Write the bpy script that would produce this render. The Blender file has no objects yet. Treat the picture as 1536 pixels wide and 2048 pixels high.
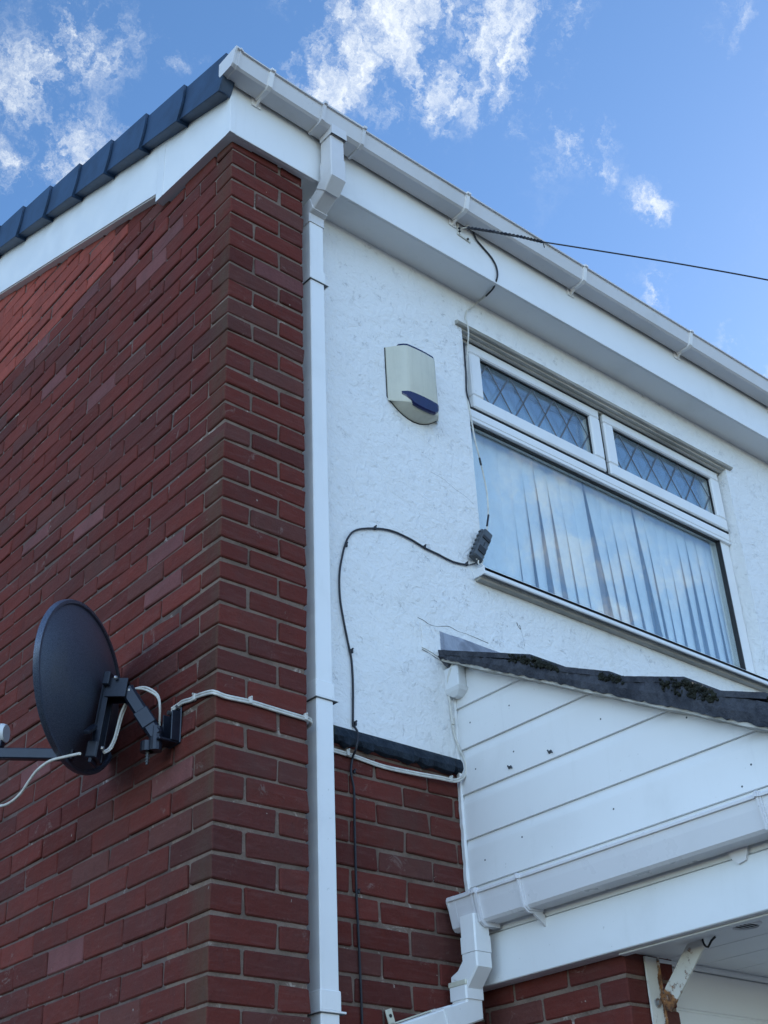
import bpy, math, random
import numpy as np
from mathutils import Vector, Matrix
random.seed(7); rng = np.random.default_rng(7)
SC = bpy.context.scene

# ------------------------------------------------------------------ camera
RC = [[0.765487, -0.642185, -0.040347], [0.309945, 0.422954, -0.851495], [0.563882, 0.639303, 0.522808]]
cam_d = bpy.data.cameras.new('camera'); cam = bpy.data.objects.new('camera', cam_d)
SC.collection.objects.link(cam); SC.camera = cam
cam_d.sensor_fit = 'HORIZONTAL'; cam_d.sensor_width = 36.0; cam_d.lens = 36.0 * 2584.43 / 1536.0
cam_d.clip_start = 0.05; cam_d.clip_end = 3000
M = Matrix.Identity(4)
for i in range(3):
    M[i][0] = RC[0][i]; M[i][1] = -RC[1][i]; M[i][2] = -RC[2][i]
M[0][3], M[1][3], M[2][3] = -1.86783, -2.87682, -3.67294
cam.matrix_world = M

# ------------------------------------------------------------------ world, sun, exposure
SUN_EL = math.radians(30); SUN_AZ = math.radians(82)      # azimuth measured from +Y towards +X
SUN_DIR = Vector((math.sin(SUN_AZ) * math.cos(SUN_EL), math.cos(SUN_AZ) * math.cos(SUN_EL), math.sin(SUN_EL)))
FILL_GAIN = 3.35
w = bpy.data.worlds.new('World'); SC.world = w; w.use_nodes = True
NT = w.node_tree; NT.nodes.clear()
def wn(t, **k):
    n = NT.nodes.new(t)
    for a, b in k.items(): setattr(n, a, b)
    return n
def wl(a, b): NT.links.new(a, b)
def wmath(op, a, b=None, c=None, clamp=False):
    n = wn('ShaderNodeMath', operation=op, use_clamp=clamp)
    for i, v in enumerate((a, b, c)):
        if v is None: continue
        if isinstance(v, (int, float)): n.inputs[i].default_value = v
        else: wl(v, n.inputs[i])
    return n.outputs[0]
out = wn('ShaderNodeOutputWorld'); bg = wn('ShaderNodeBackground'); bg.inputs[1].default_value = 0.13
sky = wn('ShaderNodeTexSky', sky_type='NISHITA'); sky.sun_disc = False
sky.sun_elevation = SUN_EL; sky.sun_rotation = SUN_AZ; sky.altitude = 100
sky.air_density = 1.0; sky.dust_density = 0.18; sky.ozone_density = 3.0
hs = wn('ShaderNodeHueSaturation'); hs.inputs['Saturation'].default_value = 1.13; hs.inputs['Value'].default_value = 1.27
wl(sky.outputs[0], hs.inputs['Color'])
tc = wn('ShaderNodeTexCoord')
# sky opposite the sun, out of view, brightened to add light on the walls
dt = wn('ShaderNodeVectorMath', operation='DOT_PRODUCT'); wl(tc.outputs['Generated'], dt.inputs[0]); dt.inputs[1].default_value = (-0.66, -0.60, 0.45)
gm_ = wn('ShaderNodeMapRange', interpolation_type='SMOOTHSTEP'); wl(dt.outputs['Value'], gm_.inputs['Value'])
gm_.inputs['From Min'].default_value = -0.02; gm_.inputs['From Max'].default_value = 0.85; gm_.inputs['To Min'].default_value = 1.0; gm_.inputs['To Max'].default_value = FILL_GAIN
hb = wn('ShaderNodeHueSaturation'); hb.inputs['Saturation'].default_value = 0.95; wl(sky.outputs[0], hb.inputs['Color'])
gf_ = wn('ShaderNodeMapRange', interpolation_type='SMOOTHSTEP'); wl(dt.outputs['Value'], gf_.inputs['Value']); gf_.inputs['From Min'].default_value = 0.0; gf_.inputs['From Max'].default_value = 0.5
hm = wn('ShaderNodeMix', data_type='RGBA'); wl(gf_.outputs[0], hm.inputs['Factor']); wl(hs.outputs[0], hm.inputs['A']); wl(hb.outputs[0], hm.inputs['B'])
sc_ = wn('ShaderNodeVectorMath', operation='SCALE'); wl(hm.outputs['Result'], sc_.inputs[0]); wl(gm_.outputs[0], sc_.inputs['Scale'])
# clouds: wisps of noise in the sky direction, gathered in a few places of the sky
wz = wn('ShaderNodeTexNoise'); wz.inputs['Scale'].default_value = 18; wz.inputs['Detail'].default_value = 8; wz.inputs['Roughness'].default_value = 0.66
wl(tc.outputs['Generated'], wz.inputs['Vector'])
ws = wn('ShaderNodeVectorMath', operation='SUBTRACT'); wl(wz.outputs['Color'], ws.inputs[0]); ws.inputs[1].default_value = (0.5, 0.5, 0.5)
wm = wn('ShaderNodeVectorMath', operation='MULTIPLY_ADD'); wl(ws.outputs[0], wm.inputs[0]); wm.inputs[1].default_value = (0.085, 0.085, 0.085); wl(tc.outputs['Generated'], wm.inputs[2])
mp = wn('ShaderNodeMapping'); mp.vector_type = 'TEXTURE'
mp.inputs['Rotation'].default_value = (0.35, -0.55, 0.6); mp.inputs['Scale'].default_value = (1.0, 1.0, 1.9)
wl(tc.outputs['Generated'], mp.inputs[0])
wv = wn('ShaderNodeVectorMath', operation='MULTIPLY_ADD'); wl(ws.outputs[0], wv.inputs[0]); wv.inputs[1].default_value = (0.09, 0.09, 0.09); wl(mp.outputs[0], wv.inputs[2])
n1 = wn('ShaderNodeTexNoise'); n1.inputs['Scale'].default_value = 24; n1.inputs['Detail'].default_value = 10
n1.inputs['Roughness'].default_value = 0.68; n1.inputs['Distortion'].default_value = 0.25
wl(wv.outputs[0], n1.inputs['Vector'])
BL = [(0.3982, 0.4691, 0.7882, 0.0226), (0.4003, 0.5051, 0.7646, 0.017), (0.4176, 0.4706, 0.7773, 0.0189), (0.4289, 0.4437, 0.7869, 0.0321), (0.4507, 0.4248, 0.7851, 0.0358), (0.4687, 0.4014, 0.7869, 0.0358), (0.4784, 0.3852, 0.7891, 0.0283), (0.4615, 0.4437, 0.7682, 0.0226), (0.4493, 0.4754, 0.7564, 0.0151), (0.395, 0.4889, 0.7778, 0.017), (0.4079, 0.4404, 0.7998, 0.0226), (0.2511, 0.5814, 0.7739, 0.0226), (0.2371, 0.5977, 0.7658, 0.0208), (0.2186, 0.6193, 0.7541, 0.0226), (0.2217, 0.6308, 0.7436, 0.017), (0.2771, 0.6186, 0.7352, 0.017), (0.2676, 0.6393, 0.7209, 0.0189), (0.3065, 0.5542, 0.7739, 0.0094), (0.2364, 0.6673, 0.7063, 0.0151), (0.5601, 0.4031, 0.7238, 0.0151), (0.574, 0.3999, 0.7146, 0.0121), (0.5753, 0.3798, 0.7244, 0.0083), (0.6131, 0.3877, 0.6883, 0.0106), (0.5254, 0.4154, 0.7425, 0.0068), (0.6399, 0.4132, 0.6479, 0.0094), (0.6473, 0.4247, 0.633, 0.0075), (0.7161, 0.382, 0.5843, 0.0158), (0.5904, 0.2734, 0.7594, 0.0094),
      (0.715, -0.52, 0.468, 0.028), (0.672, -0.56, 0.484, 0.03), (0.64, -0.55, 0.53, 0.02), (0.70, -0.56, 0.44, 0.02)]
acc = None
for (x, y, z, r) in BL:
    wgt = 1.0 if y < 0 else (0.74 if x < 0.32 else (0.62 if x > 0.51 else 1.12))
    d = wn('ShaderNodeVectorMath', operation='DISTANCE'); wl(wm.outputs[0], d.inputs[0]); d.inputs[1].default_value = (x, y, z)
    g = wmath('MULTIPLY_ADD', d.outputs['Value'], -1.0 / (2.5 * r), 1.0, clamp=True)
    g = wmath('MULTIPLY', g, wgt)
    acc = g if acc is None else wmath('MAXIMUM', acc, g)
nz = wmath('MULTIPLY_ADD', n1.outputs['Fac'], 6.0, -3.15)
dens = wmath('ADD', wmath('MULTIPLY', acc, 1.2), wmath('MULTIPLY', nz, wmath('MULTIPLY_ADD', acc, 1.6, 0.25, clamp=True)))
mr = wn('ShaderNodeMapRange', interpolation_type='SMOOTHSTEP'); wl(dens, mr.inputs['Value'])
mr.inputs['From Min'].default_value = 0.05; mr.inputs['From Max'].default_value = 1.95
mr.inputs['To Max'].default_value = 0.92
cm = wn('ShaderNodeMix', data_type='RGBA')
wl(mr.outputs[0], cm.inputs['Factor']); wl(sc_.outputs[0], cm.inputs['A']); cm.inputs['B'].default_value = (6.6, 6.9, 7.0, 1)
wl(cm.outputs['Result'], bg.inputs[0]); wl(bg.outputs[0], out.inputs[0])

sun_d = bpy.data.lights.new('sun', 'SUN'); sun_d.energy = 3.0; sun_d.angle = math.radians(0.5); sun_d.color = (1.0, 0.95, 0.87)
sun = bpy.data.objects.new('sun', sun_d); SC.collection.objects.link(sun)
sun.rotation_euler = SUN_DIR.to_track_quat('Z', 'Y').to_euler()
SC.view_settings.view_transform = 'Standard'; SC.view_settings.look = 'None'; SC.view_settings.gamma = 1.0
SC.view_settings.exposure = 0.35
SC.cycles.max_bounces = 8; SC.cycles.transparent_max_bounces = 12

# ------------------------------------------------------------------ helpers
def vnorm(v):
    v = np.array(v, float); return v / np.linalg.norm(v)
class MB:
    def __init__(s): s.v = []; s.f = []; s.c = []
    def add(s, vs, fs, col=None):
        o = len(s.v); s.v += [tuple(map(float, v)) for v in vs]; s.f += [tuple(i + o for i in f) for f in fs]
        s.c += [col or (1, 1, 1, 1)] * len(vs)
    def box(s, x0, x1, y0, y1, z0, z1, b=0.0, col=None):
        c = ((x0 + x1) / 2, (y0 + y1) / 2, (z0 + z1) / 2)
        s.obox(c, ((1, 0, 0), (0, 1, 0), (0, 0, 1)), (abs(x1 - x0) / 2, abs(y1 - y0) / 2, abs(z1 - z0) / 2), b, col)
    def obox(s, c, ax, h, b=0.0, col=None, jit=0.0):
        c = np.array(c, float); A = [vnorm(a) for a in ax]; vs = []; fs = []
        if b <= 0:
            for sx in (-1, 1):
                for sy in (-1, 1):
                    for sz in (-1, 1): vs.append(c + A[0] * h[0] * sx + A[1] * h[1] * sy + A[2] * h[2] * sz)
            fs = [(0, 1, 3, 2), (4, 6, 7, 5), (0, 4, 5, 1), (2, 3, 7, 6), (0, 2, 6, 4), (1, 5, 7, 3)]
            s.add(vs, fs, col); return
        b = min(b, min(h) * 0.9); idx = {}
        for sx in (-1, 1):
            for sy in (-1, 1):
                for sz in (-1, 1):
                    cc = c.copy()
                    if jit: cc = cc + rng.normal(0, jit, 3)
                    for k in range(3):
                        hh = [h[0] - b, h[1] - b, h[2] - b]; hh[k] = h[k]
                        idx[(sx, sy, sz, k)] = len(vs)
                        vs.append(cc + A[0] * hh[0] * sx + A[1] * hh[1] * sy + A[2] * hh[2] * sz)
        S = (-1, 1)
        for k in range(3):
            for sg in S:
                q = []
                for a, bb in ((-1, -1), (1, -1), (1, 1), (-1, 1)):
                    t = [0, 0, 0]; t[k] = sg; t[(k + 1) % 3] = a; t[(k + 2) % 3] = bb
                    q.append(idx[(t[0], t[1], t[2], k)])
                if sg < 0: q = q[::-1]
                fs.append(tuple(q))
        for k in range(3):                     # edges along axis k
            i, j = (k + 1) % 3, (k + 2) % 3
            for a in S:
                for bb in S:
                    def P(sk, face):
                        t = [0, 0, 0]; t[k] = sk; t[i] = a; t[j] = bb; return idx[(t[0], t[1], t[2], face)]
                    q = [P(-1, i), P(1, i), P(1, j), P(-1, j)]
                    if a * bb > 0: q = q[::-1]
                    fs.append(tuple(q))
        for sx in S:
            for sy in S:
                for sz in S:
                    q = [idx[(sx, sy, sz, 0)], idx[(sx, sy, sz, 1)], idx[(sx, sy, sz, 2)]]
                    if sx * sy * sz < 0: q = q[::-1]
                    fs.append(tuple(q))
        s.add(vs, fs, col)
    def loft(s, rings, closed=True, caps=True, col=None):
        n = len(rings[0]); vs = [p for r in rings for p in r]; fs = []
        for i in range(len(rings) - 1):
            for j in range(n if closed else n - 1):
                k = (j + 1) % n
                fs.append((i * n + j, i * n + k, (i + 1) * n + k, (i + 1) * n + j))
        if caps and closed:
            fs.append(tuple(range(n))[::-1]); fs.append(tuple(range((len(rings) - 1) * n, len(rings) * n)))
        s.add(vs, fs, col)
    def tube(s, pts, r, n=8, smooth=3, col=None, taper=None):
        P = [np.array(p, float) for p in pts]
        if smooth and len(P) > 2: P = catmull(P, smooth)
        T = []
        for i in range(len(P)):
            a = P[max(i - 1, 0)]; b = P[min(i + 1, len(P) - 1)]; T.append(vnorm(b - a))
        up = np.array([0, 0, 1.0]) if abs(T[0][2]) < 0.9 else np.array([1.0, 0, 0])
        u = vnorm(np.cross(T[0], up)); rings = []
        for i, p in enumerate(P):
            u = vnorm(u - T[i] * np.dot(u, T[i])); w_ = np.cross(T[i], u)
            rr = r if taper is None else r * taper(i / (len(P) - 1))
            rings.append([p + rr * (math.cos(2 * math.pi * k / n) * u + math.sin(2 * math.pi * k / n) * w_) for k in range(n)])
        s.loft(rings, col=col)
    def cyl(s, a, b, r, n=16, r2=None, col=None):
        a = np.array(a, float); b = np.array(b, float); t = vnorm(b - a); up = np.array([0, 0, 1.0]) if abs(t[2]) < .9 else np.array([1.0, 0, 0])
        u = vnorm(np.cross(t, up)); w_ = np.cross(t, u); r2 = r if r2 is None else r2
        s.loft([[p + rr * (math.cos(2 * math.pi * k / n) * u + math.sin(2 * math.pi * k / n) * w_) for k in range(n)] for p, rr in ((a, r), (b, r2))], col=col)
    def build(s, name, mat, parent=None, smooth=False, loc=None):
        me = bpy.data.meshes.new(name)
        o = np.array(parent['_org'] if parent is not None else (loc or (0, 0, 0)), float)
        me.from_pydata([tuple(np.array(v) - o) for v in s.v], [], s.f); me.update()
        ca = me.color_attributes.new('tone', 'FLOAT_COLOR', 'POINT')
        ca.data.foreach_set('color', np.array(s.c, dtype=np.float32).ravel())
        me.materials.append(mat)
        ob = bpy.data.objects.new(name, me); SC.collection.objects.link(ob)
        import bmesh
        bm = bmesh.new(); bm.from_mesh(me); bmesh.ops.recalc_face_normals(bm, faces=bm.faces); bm.to_mesh(me); bm.free()
        if smooth:
            me.polygons.foreach_set('use_smooth', [True] * len(me.polygons))
            try: me.set_sharp_from_angle(angle=math.radians(38))
            except Exception: pass
        if parent is not None: ob.parent = parent
        else: ob.location = tuple(o)
        ob['_org'] = tuple(map(float, o))
        return ob
def catmull(P, k):
    out_ = []; n = len(P)
    for i in range(n - 1):
        p0 = P[max(i - 1, 0)]; p1 = P[i]; p2 = P[i + 1]; p3 = P[min(i + 2, n - 1)]
        for j in range(k):
            t = j / k
            out_.append(0.5 * ((2 * p1) + (-p0 + p2) * t + (2 * p0 - 5 * p1 + 4 * p2 - p3) * t * t + (-p0 + 3 * p1 - 3 * p2 + p3) * t ** 3))
    out_.append(P[-1]); return out_
def thing(name, loc, label, cat, group=None):
    o = bpy.data.objects.new(name, None); SC.collection.objects.link(o); o.location = loc; o.empty_display_size = 0.1
    o['label'] = label; o['category'] = cat; o['_org'] = tuple(map(float, loc))
    if group: o['group'] = group
    return o
def tag(o, label, cat, group=None):
    o['label'] = label; o['category'] = cat
    if group: o['group'] = group
    return o

# ------------------------------------------------------------------ materials
class NM:
    def __init__(s, name):
        s.m = bpy.data.materials.new(name); s.m.use_nodes = True; s.t = s.m.node_tree
        s.b = s.t.nodes['Principled BSDF']; s.tc = s.t.nodes.new('ShaderNodeTexCoord')
    def n(s, t, **k):
        x = s.t.nodes.new(t)
        for a, b in k.items(): setattr(x, a, b)
        return x
    def l(s, a, b): s.t.links.new(a, b)
    def noise(s, scale, detail=4, rough=0.55, dist=0.0, vec=None, out='Fac'):
        x = s.n('ShaderNodeTexNoise'); x.inputs['Scale'].default_value = scale; x.inputs['Detail'].default_value = detail
        x.inputs['Roughness'].default_value = rough; x.inputs['Distortion'].default_value = dist
        s.l(vec or s.tc.outputs['Object'], x.inputs['Vector']); return x.outputs[out]
    def stretch(s, sc):
        x = s.n('ShaderNodeMapping'); x.inputs['Scale'].default_value = sc; s.l(s.tc.outputs['Object'], x.inputs[0]); return x.outputs[0]
    def rng(s, v, a, b, c=0.0, d=1.0, smooth=True):
        x = s.n('ShaderNodeMapRange'); x.interpolation_type = 'SMOOTHSTEP' if smooth else 'LINEAR'
        s.l(v, x.inputs['Value'])
        for k, vv in zip(('From Min', 'From Max', 'To Min', 'To Max'), (a, b, c, d)): x.inputs[k].default_value = vv
        return x.outputs[0]
    def mix(s, f, a, b, mode='MIX'):
        x = s.n('ShaderNodeMix', data_type='RGBA', blend_type=mode)
        for k, v in (('Factor', f), ('A', a), ('B', b)):
            if isinstance(v, (int, float)): x.inputs[k].default_value = v
            elif isinstance(v, tuple): x.inputs[k].default_value = v if len(v) == 4 else v + (1,)
            else: s.l(v, x.inputs[k])
        return x.outputs['Result']
    def math(s, op, a, b=None, clamp=False):
        x = s.n('ShaderNodeMath', operation=op, use_clamp=clamp)
        for i, v in enumerate((a, b)):
            if v is None: continue
            if isinstance(v, (int, float)): x.inputs[i].default_value = v
            else: s.l(v, x.inputs[i])
        return x.outputs[0]
    def bump(s, h, strength=0.3, dist=0.01, prev=None):
        x = s.n('ShaderNodeBump'); x.inputs['Strength'].default_value = strength; x.inputs['Distance'].default_value = dist
        s.l(h, x.inputs['Height'])
        if prev: s.l(prev, x.inputs['Normal'])
        s.l(x.outputs[0], s.b.inputs['Normal']); return x.outputs[0]
    def set(s, col=None, rough=None, metal=None, spec=None):
        if col is not None:
            if isinstance(col, tuple): s.b.inputs['Base Color'].default_value = col if len(col) == 4 else col + (1,)
            else: s.l(col, s.b.inputs['Base Color'])
        if rough is not None:
            if isinstance(rough, (int, float)): s.b.inputs['Roughness'].default_value = rough
            else: s.l(rough, s.b.inputs['Roughness'])
        if metal is not None: s.b.inputs['Metallic'].default_value = metal
        if spec is not None: s.b.inputs['Specular IOR Level'].default_value = spec
        return s

def plastic(name, col, dirt=(0.30, 0.29, 0.24), amt=0.15, rough=0.34):
    m = NM(name)
    d1 = m.rng(m.noise(3.0, 6, 0.6, 0.4), 0.45, 0.8, 0, amt)
    d2 = m.rng(m.noise(1.0, 5, 0.7, 0, m.stretch((26, 26, 3))), 0.55, 0.85, 0, amt * 0.8)
    sp = m.rng(m.noise(55, 3, 0.6), 0.70, 0.78, 0, amt * 2.0)
    c = m.mix(d1, col, dirt); c = m.mix(d2, c, dirt); c = m.mix(sp, c, (0.16, 0.15, 0.12))
    m.set(c, m.rng(m.noise(9, 4), 0.3, 0.7, rough - 0.06, rough + 0.16))
    m.bump(m.noise(2.2, 2), 0.10, 0.02); return m.m
M_PVC = plastic('white_pvc', (0.80, 0.80, 0.79))
M_PVC2 = plastic('weathered_white_pvc', (0.76, 0.77, 0.77), dirt=(0.42, 0.42, 0.38), amt=0.18, rough=0.42)
M_CLIP = plastic('clip_pvc', (0.80, 0.78, 0.76), dirt=(0.33, 0.31, 0.24), amt=0.16)
M_GUT = plastic('gutter_pvc', (0.66, 0.645, 0.645), dirt=(0.33, 0.31, 0.24), amt=0.24, rough=0.38)
M_GUTP = plastic('porch_gutter_pvc', (0.70, 0.69, 0.70), dirt=(0.40, 0.38, 0.33), amt=0.16, rough=0.30)

def brick_mat(stain=False):
    m = NM('stained_red_brick' if stain else 'red_brick')
    at = m.n('ShaderNodeAttribute'); at.attribute_name = 'tone'
    g = m.noise(140, 6, 0.7); v = m.noise(16, 5, 0.65)
    strk = m.noise(1, 5, 0.7, 0.3, m.stretch((9, 9, 70)))
    c = m.mix(m.rng(v, 0.3, 0.75, 0, 0.38), at.outputs['Color'], m.mix(0.5, at.outputs['Color'], (0.06, 0.035, 0.035)))
    c = m.mix(m.rng(strk, 0.45, 0.8, 0, 0.30), c, (0.19, 0.10, 0.09))
    c = m.mix(m.rng(m.noise(1, 6, 0.75, 0.2, m.stretch((60, 60, 9))), 0.50, 0.75, 0, 0.30), c, (0.075, 0.030, 0.028))
    c = m.mix(m.rng(m.noise(6.5, 7, 0.8, 1.2), 0.60, 0.68, 0, 0.42), c, (0.25, 0.19, 0.165))
    c = m.mix(m.rng(g, 0.62, 0.78, 0, 0.35), c, (0.30, 0.20, 0.17))
    c = m.mix(m.rng(m.noise(3.0, 5, 0.7), 0.50, 0.82, 0, 0.35), c, (0.075, 0.062, 0.052))
    c = m.mix(m.rng(m.noise(48, 2, 0.5), 0.755, 0.79, 0, 0.6), c, (0.42, 0.36, 0.31))
    if stain:
        sx = m.n('ShaderNodeSeparateXYZ'); m.l(m.tc.outputs['Object'], sx.inputs[0])
        k = m.math('MULTIPLY', m.rng(sx.outputs['Y'], 0.02, 0.15, 1, 0), m.rng(sx.outputs['X'], 0.001, 0.004, 1, 0))
        k = m.math('MULTIPLY', k, m.rng(m.noise(1, 5, 0.7, 0, m.stretch((9, 9, 1.5))), 0.30, 0.62, 0.1, 0.55)); c = m.mix(k, c, (0.095, 0.070, 0.045))
        g2_ = m.rng(m.noise(1.3, 5, 0.65), 0.46, 0.66, 0, 0.35); c = m.mix(g2_, c, (0.075, 0.040, 0.036))
    m.set(c, 0.88, spec=0.12)
    p = m.bump(g, 0.5, 0.005); m.bump(m.noise(30, 5, 0.65), 0.55, 0.010, p); return m.m
M_BRICK = brick_mat(); M_BRICKG = brick_mat(True)
def mortar_mat(name, base, pale):
    m = NM(name)
    c = m.mix(m.rng(m.noise(7, 6, 0.7), 0.35, 0.7), base, (base[0] * 0.6, base[1] * 0.6, base[2] * 0.6))
    c = m.mix(m.rng(m.noise(11, 5, 0.7, 0.6), 0.60, 0.70), c, pale)
    c = m.mix(m.rng(m.noise(260, 3, 0.6), 0.55, 0.75, 0, 0.5), c, (0.08, 0.07, 0.06))
    m.set(c, 0.95, spec=0.1); p = m.bump(m.noise(90, 6, 0.7), 0.7, 0.010); m.bump(m.noise(18, 4), 0.5, 0.012, p); return m.m
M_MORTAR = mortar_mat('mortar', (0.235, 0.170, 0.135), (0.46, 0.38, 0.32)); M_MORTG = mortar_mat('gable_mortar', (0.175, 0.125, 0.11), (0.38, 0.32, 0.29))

def render_mat():
    m = NM('painted_render')
    vec = m.tc.outputs['Object']
    w1 = m.noise(26, 3, 0.55, 1.6)                                   # trowel swirls: thin level lines of a warped noise
    line = m.math('ABSOLUTE', m.math('SUBTRACT', w1, 0.5))
    line = m.rng(line, 0.004, 0.020, 1, 0)
    where = m.rng(m.noise(17, 4, 0.6), 0.555, 0.64)
    nick = m.math('MULTIPLY', line, where)
    pit = m.rng(m.noise(75, 2, 0.5), 0.735, 0.78)
    pit = m.math('MULTIPLY', pit, m.rng(m.noise(4, 3), 0.42, 0.6))
    h = m.math('MAXIMUM', nick, pit)
    c = m.mix(m.rng(m.noise(1.6, 5, 0.6), 0.4, 0.75, 0, 0.28), (0.80, 0.80, 0.79), (0.68, 0.66, 0.61))
    c = m.mix(m.math('MULTIPLY', h, m.rng(m.noise(2.3, 3), 0.38, 0.62, 0.10, 0.48)), c, (0.27, 0.265, 0.26))  # tool marks darkened: their small shadows are put into the colour
    c = m.mix(m.rng(m.noise(1, 5, 0.7, 0, m.stretch((7, 7, 0.9))), 0.55, 0.8, 0, 0.16), c, (0.40, 0.38, 0.32))
    m.set(c, 0.7, spec=0.3)
    inv = m.math('SUBTRACT', 1.0, h)
    p = m.bump(inv, 0.6, 0.005); p = m.bump(m.noise(70, 5, 0.6), 0.45, 0.009, p); p = m.bump(m.noise(24, 4, 0.6, 0.9), 0.60, 0.013, p); m.bump(m.noise(5, 4, 0.6), 0.45, 0.03, p)
    return m.m
M_REND = render_mat()
def simple(name, col, rough=0.5, metal=0.0, var=0.25, scale=12, bump=0.0, spec=None):
    m = NM(name); dk = tuple(x * (1 - var) for x in col)
    m.set(m.mix(m.rng(m.noise(scale, 5, 0.6), 0.35, 0.7), col, dk), rough, metal, spec)
    if bump: m.bump(m.noise(scale * 5, 5, 0.65), bump, 0.006)
    return m.m
M_TILE = simple('slate_grey_verge', (0.024, 0.058, 0.118), 0.42, 0, 0.38, 7, 0.15)
M_ROOF = simple('roof_tile', (0.07, 0.072, 0.08), 0.8, 0, 0.4, 7, 0.4)
M_DISH = simple('dish_mesh_black', (0.022, 0.028, 0.042), 0.34, 0.35, 0.2, 20)
M_BLACK = simple('black_steel', (0.012, 0.016, 0.028), 0.35, 0.1, 0.3, 20, 0.05)
M_ZINC = simple('zinc_bolt', (0.55, 0.55, 0.55), 0.35, 0.9, 0.3, 60)
M_WCAB = simple('white_cable', (0.66, 0.64, 0.58), 0.5, 0, 0.25, 30)
M_BCAB = simple('black_cable', (0.012, 0.013, 0.020), 0.5, 0, 0.2, 30)
M_GREYB = simple('grey_box_plastic', (0.075, 0.085, 0.095), 0.5, 0, 0.35, 25, 0.1)
M_LENS = simple('blue_lens', (0.006, 0.011, 0.065), 0.22, 0, 0.2, 30)
M_DARK = simple('rubber_gasket', (0.012, 0.013, 0.016), 0.6)
M_LEADC = simple('lead_came', (0.15, 0.16, 0.18), 0.45, 0.4, 0.3, 50)
M_BLIND = simple('blind_fabric', (0.84, 0.86, 0.87), 0.85, 0, 0.08, 18, 0.05)
M_CRK = simple('crack_shadow', (0.13, 0.125, 0.12), 0.9)
M_NET = simple('net_curtain', (0.50, 0.60, 0.74), 0.9, 0, 0.15, 8)
M_ROOM = simple('room_wall', (0.30, 0.28, 0.25), 0.9)
def cream():
    m = NM('aged_cream_plastic')
    c = m.mix(m.rng(m.noise(1, 5, 0.7, 0, m.stretch((30, 30, 3))), 0.4, 0.75, 0, 0.30), (0.60, 0.58, 0.47), (0.36, 0.34, 0.26))
    c = m.mix(m.rng(m.noise(14, 5, 0.6), 0.45, 0.75, 0, 0.25), c, (0.44, 0.43, 0.36))
    m.set(c, 0.42); m.bump(m.noise(40, 3), 0.05, 0.004); return m.m
M_CREAM = cream()
def lintel():
    m = NM('weathered_grey_render')
    c = m.mix(m.rng(m.noise(1, 6, 0.7, 0.3, m.stretch((3, 12, 24))), 0.32, 0.7), (0.56, 0.53, 0.47), (0.34, 0.33, 0.29))
    m.set(c, 0.85); m.bump(m.noise(50, 5, 0.7), 0.4, 0.006); return m.m
M_LINT = lintel()
def lead():
    m = NM('lead_sheet')
    c = m.mix(m.rng(m.noise(9, 6, 0.65, 0.8), 0.38, 0.66), (0.19, 0.20, 0.235), (0.36, 0.38, 0.43))
    m.set(c, 0.55, 0.3); m.bump(m.noise(14, 5), 0.5, 0.012); return m.m
M_LEAD = lead()
def slate(name, a, b, moss=0.35):
    m = NM(name)
    c = m.mix(m.rng(m.noise(18, 6, 0.7), 0.35, 0.68), a, b)
    c = m.mix(m.rng(m.noise(9, 6, 0.75), 0.58, 0.70, 0, moss), c, (0.035, 0.042, 0.014))
    c = m.mix(m.rng(m.noise(60, 4, 0.7), 0.66, 0.76, 0, 0.5), c, (0.16, 0.16, 0.15))
    m.set(c, 0.85, spec=0.3); p = m.bump(m.noise(40, 6, 0.75), 0.9, 0.012); m.bump(m.noise(9, 4), 0.6, 0.03, p); return m.m
M_SLATE = slate('weathered_slate', (0.036, 0.040, 0.052), (0.078, 0.083, 0.100), 0.18)
M_TAR = slate('bitumen_strip', (0.010, 0.018, 0.030), (0.028, 0.040, 0.058), 0.6)
M_MOSS = slate('dark_moss', (0.012, 0.014, 0.011), (0.026, 0.027, 0.016), 0.4)
def rusty():
    m = NM('rusty_white_steel')
    at = m.n('ShaderNodeAttribute'); at.attribute_name = 'tone'
    n = m.noise(28, 6, 0.75)
    r = m.rng(m.math('ADD', n, m.math('MULTIPLY', at.outputs['Fac'], 0.30)), 0.60, 0.72)
    rc = m.mix(m.rng(m.noise(70, 4), 0.35, 0.65), (0.30, 0.13, 0.045), (0.10, 0.045, 0.025))
    c = m.mix(r, (0.66, 0.64, 0.58), rc)
    m.set(c, m.rng(r, 0, 1, 0.4, 0.9)); m.bump(m.math('ADD', r, m.noise(60, 4)), 0.4, 0.004); return m.m
M_RUST = rusty()
def glass():
    m = NM('window_glass'); t = m.t
    t.nodes.remove(m.b)
    tr = m.n('ShaderNodeBsdfTransparent'); tr.inputs[0].default_value = (0.93, 0.96, 0.96, 1)
    gl = m.n('ShaderNodeBsdfGlossy'); gl.inputs['Roughness'].default_value = 0.004; gl.inputs['Color'].default_value = (1, 1, 1, 1)
    lw = m.n('ShaderNodeLayerWeight'); lw.inputs['Blend'].default_value = 0.5
    f5 = m.math('POWER', lw.outputs['Facing'], 4.0); fres = m.math('MULTIPLY_ADD', f5, 0.8, True)
    fres.node.inputs[1].default_value = 0.85; fres.node.inputs[2].default_value = 0.11
    mx = m.n('ShaderNodeMixShader'); m.l(fres, mx.inputs[0]); m.l(tr.outputs[0], mx.inputs[1]); m.l(gl.outputs[0], mx.inputs[2])
    m.l(mx.outputs[0], t.nodes['Material Output'].inputs[0]); return m.m
M_GLASS = glass()
M_GROUND = simple('paving', (0.10, 0.097, 0.09), 0.9, 0, 0.4, 1.5, 0.4)
M_LAWN = simple('grass_verge', (0.05, 0.08, 0.03), 0.95, 0, 0.4, 3, 0.5)

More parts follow.
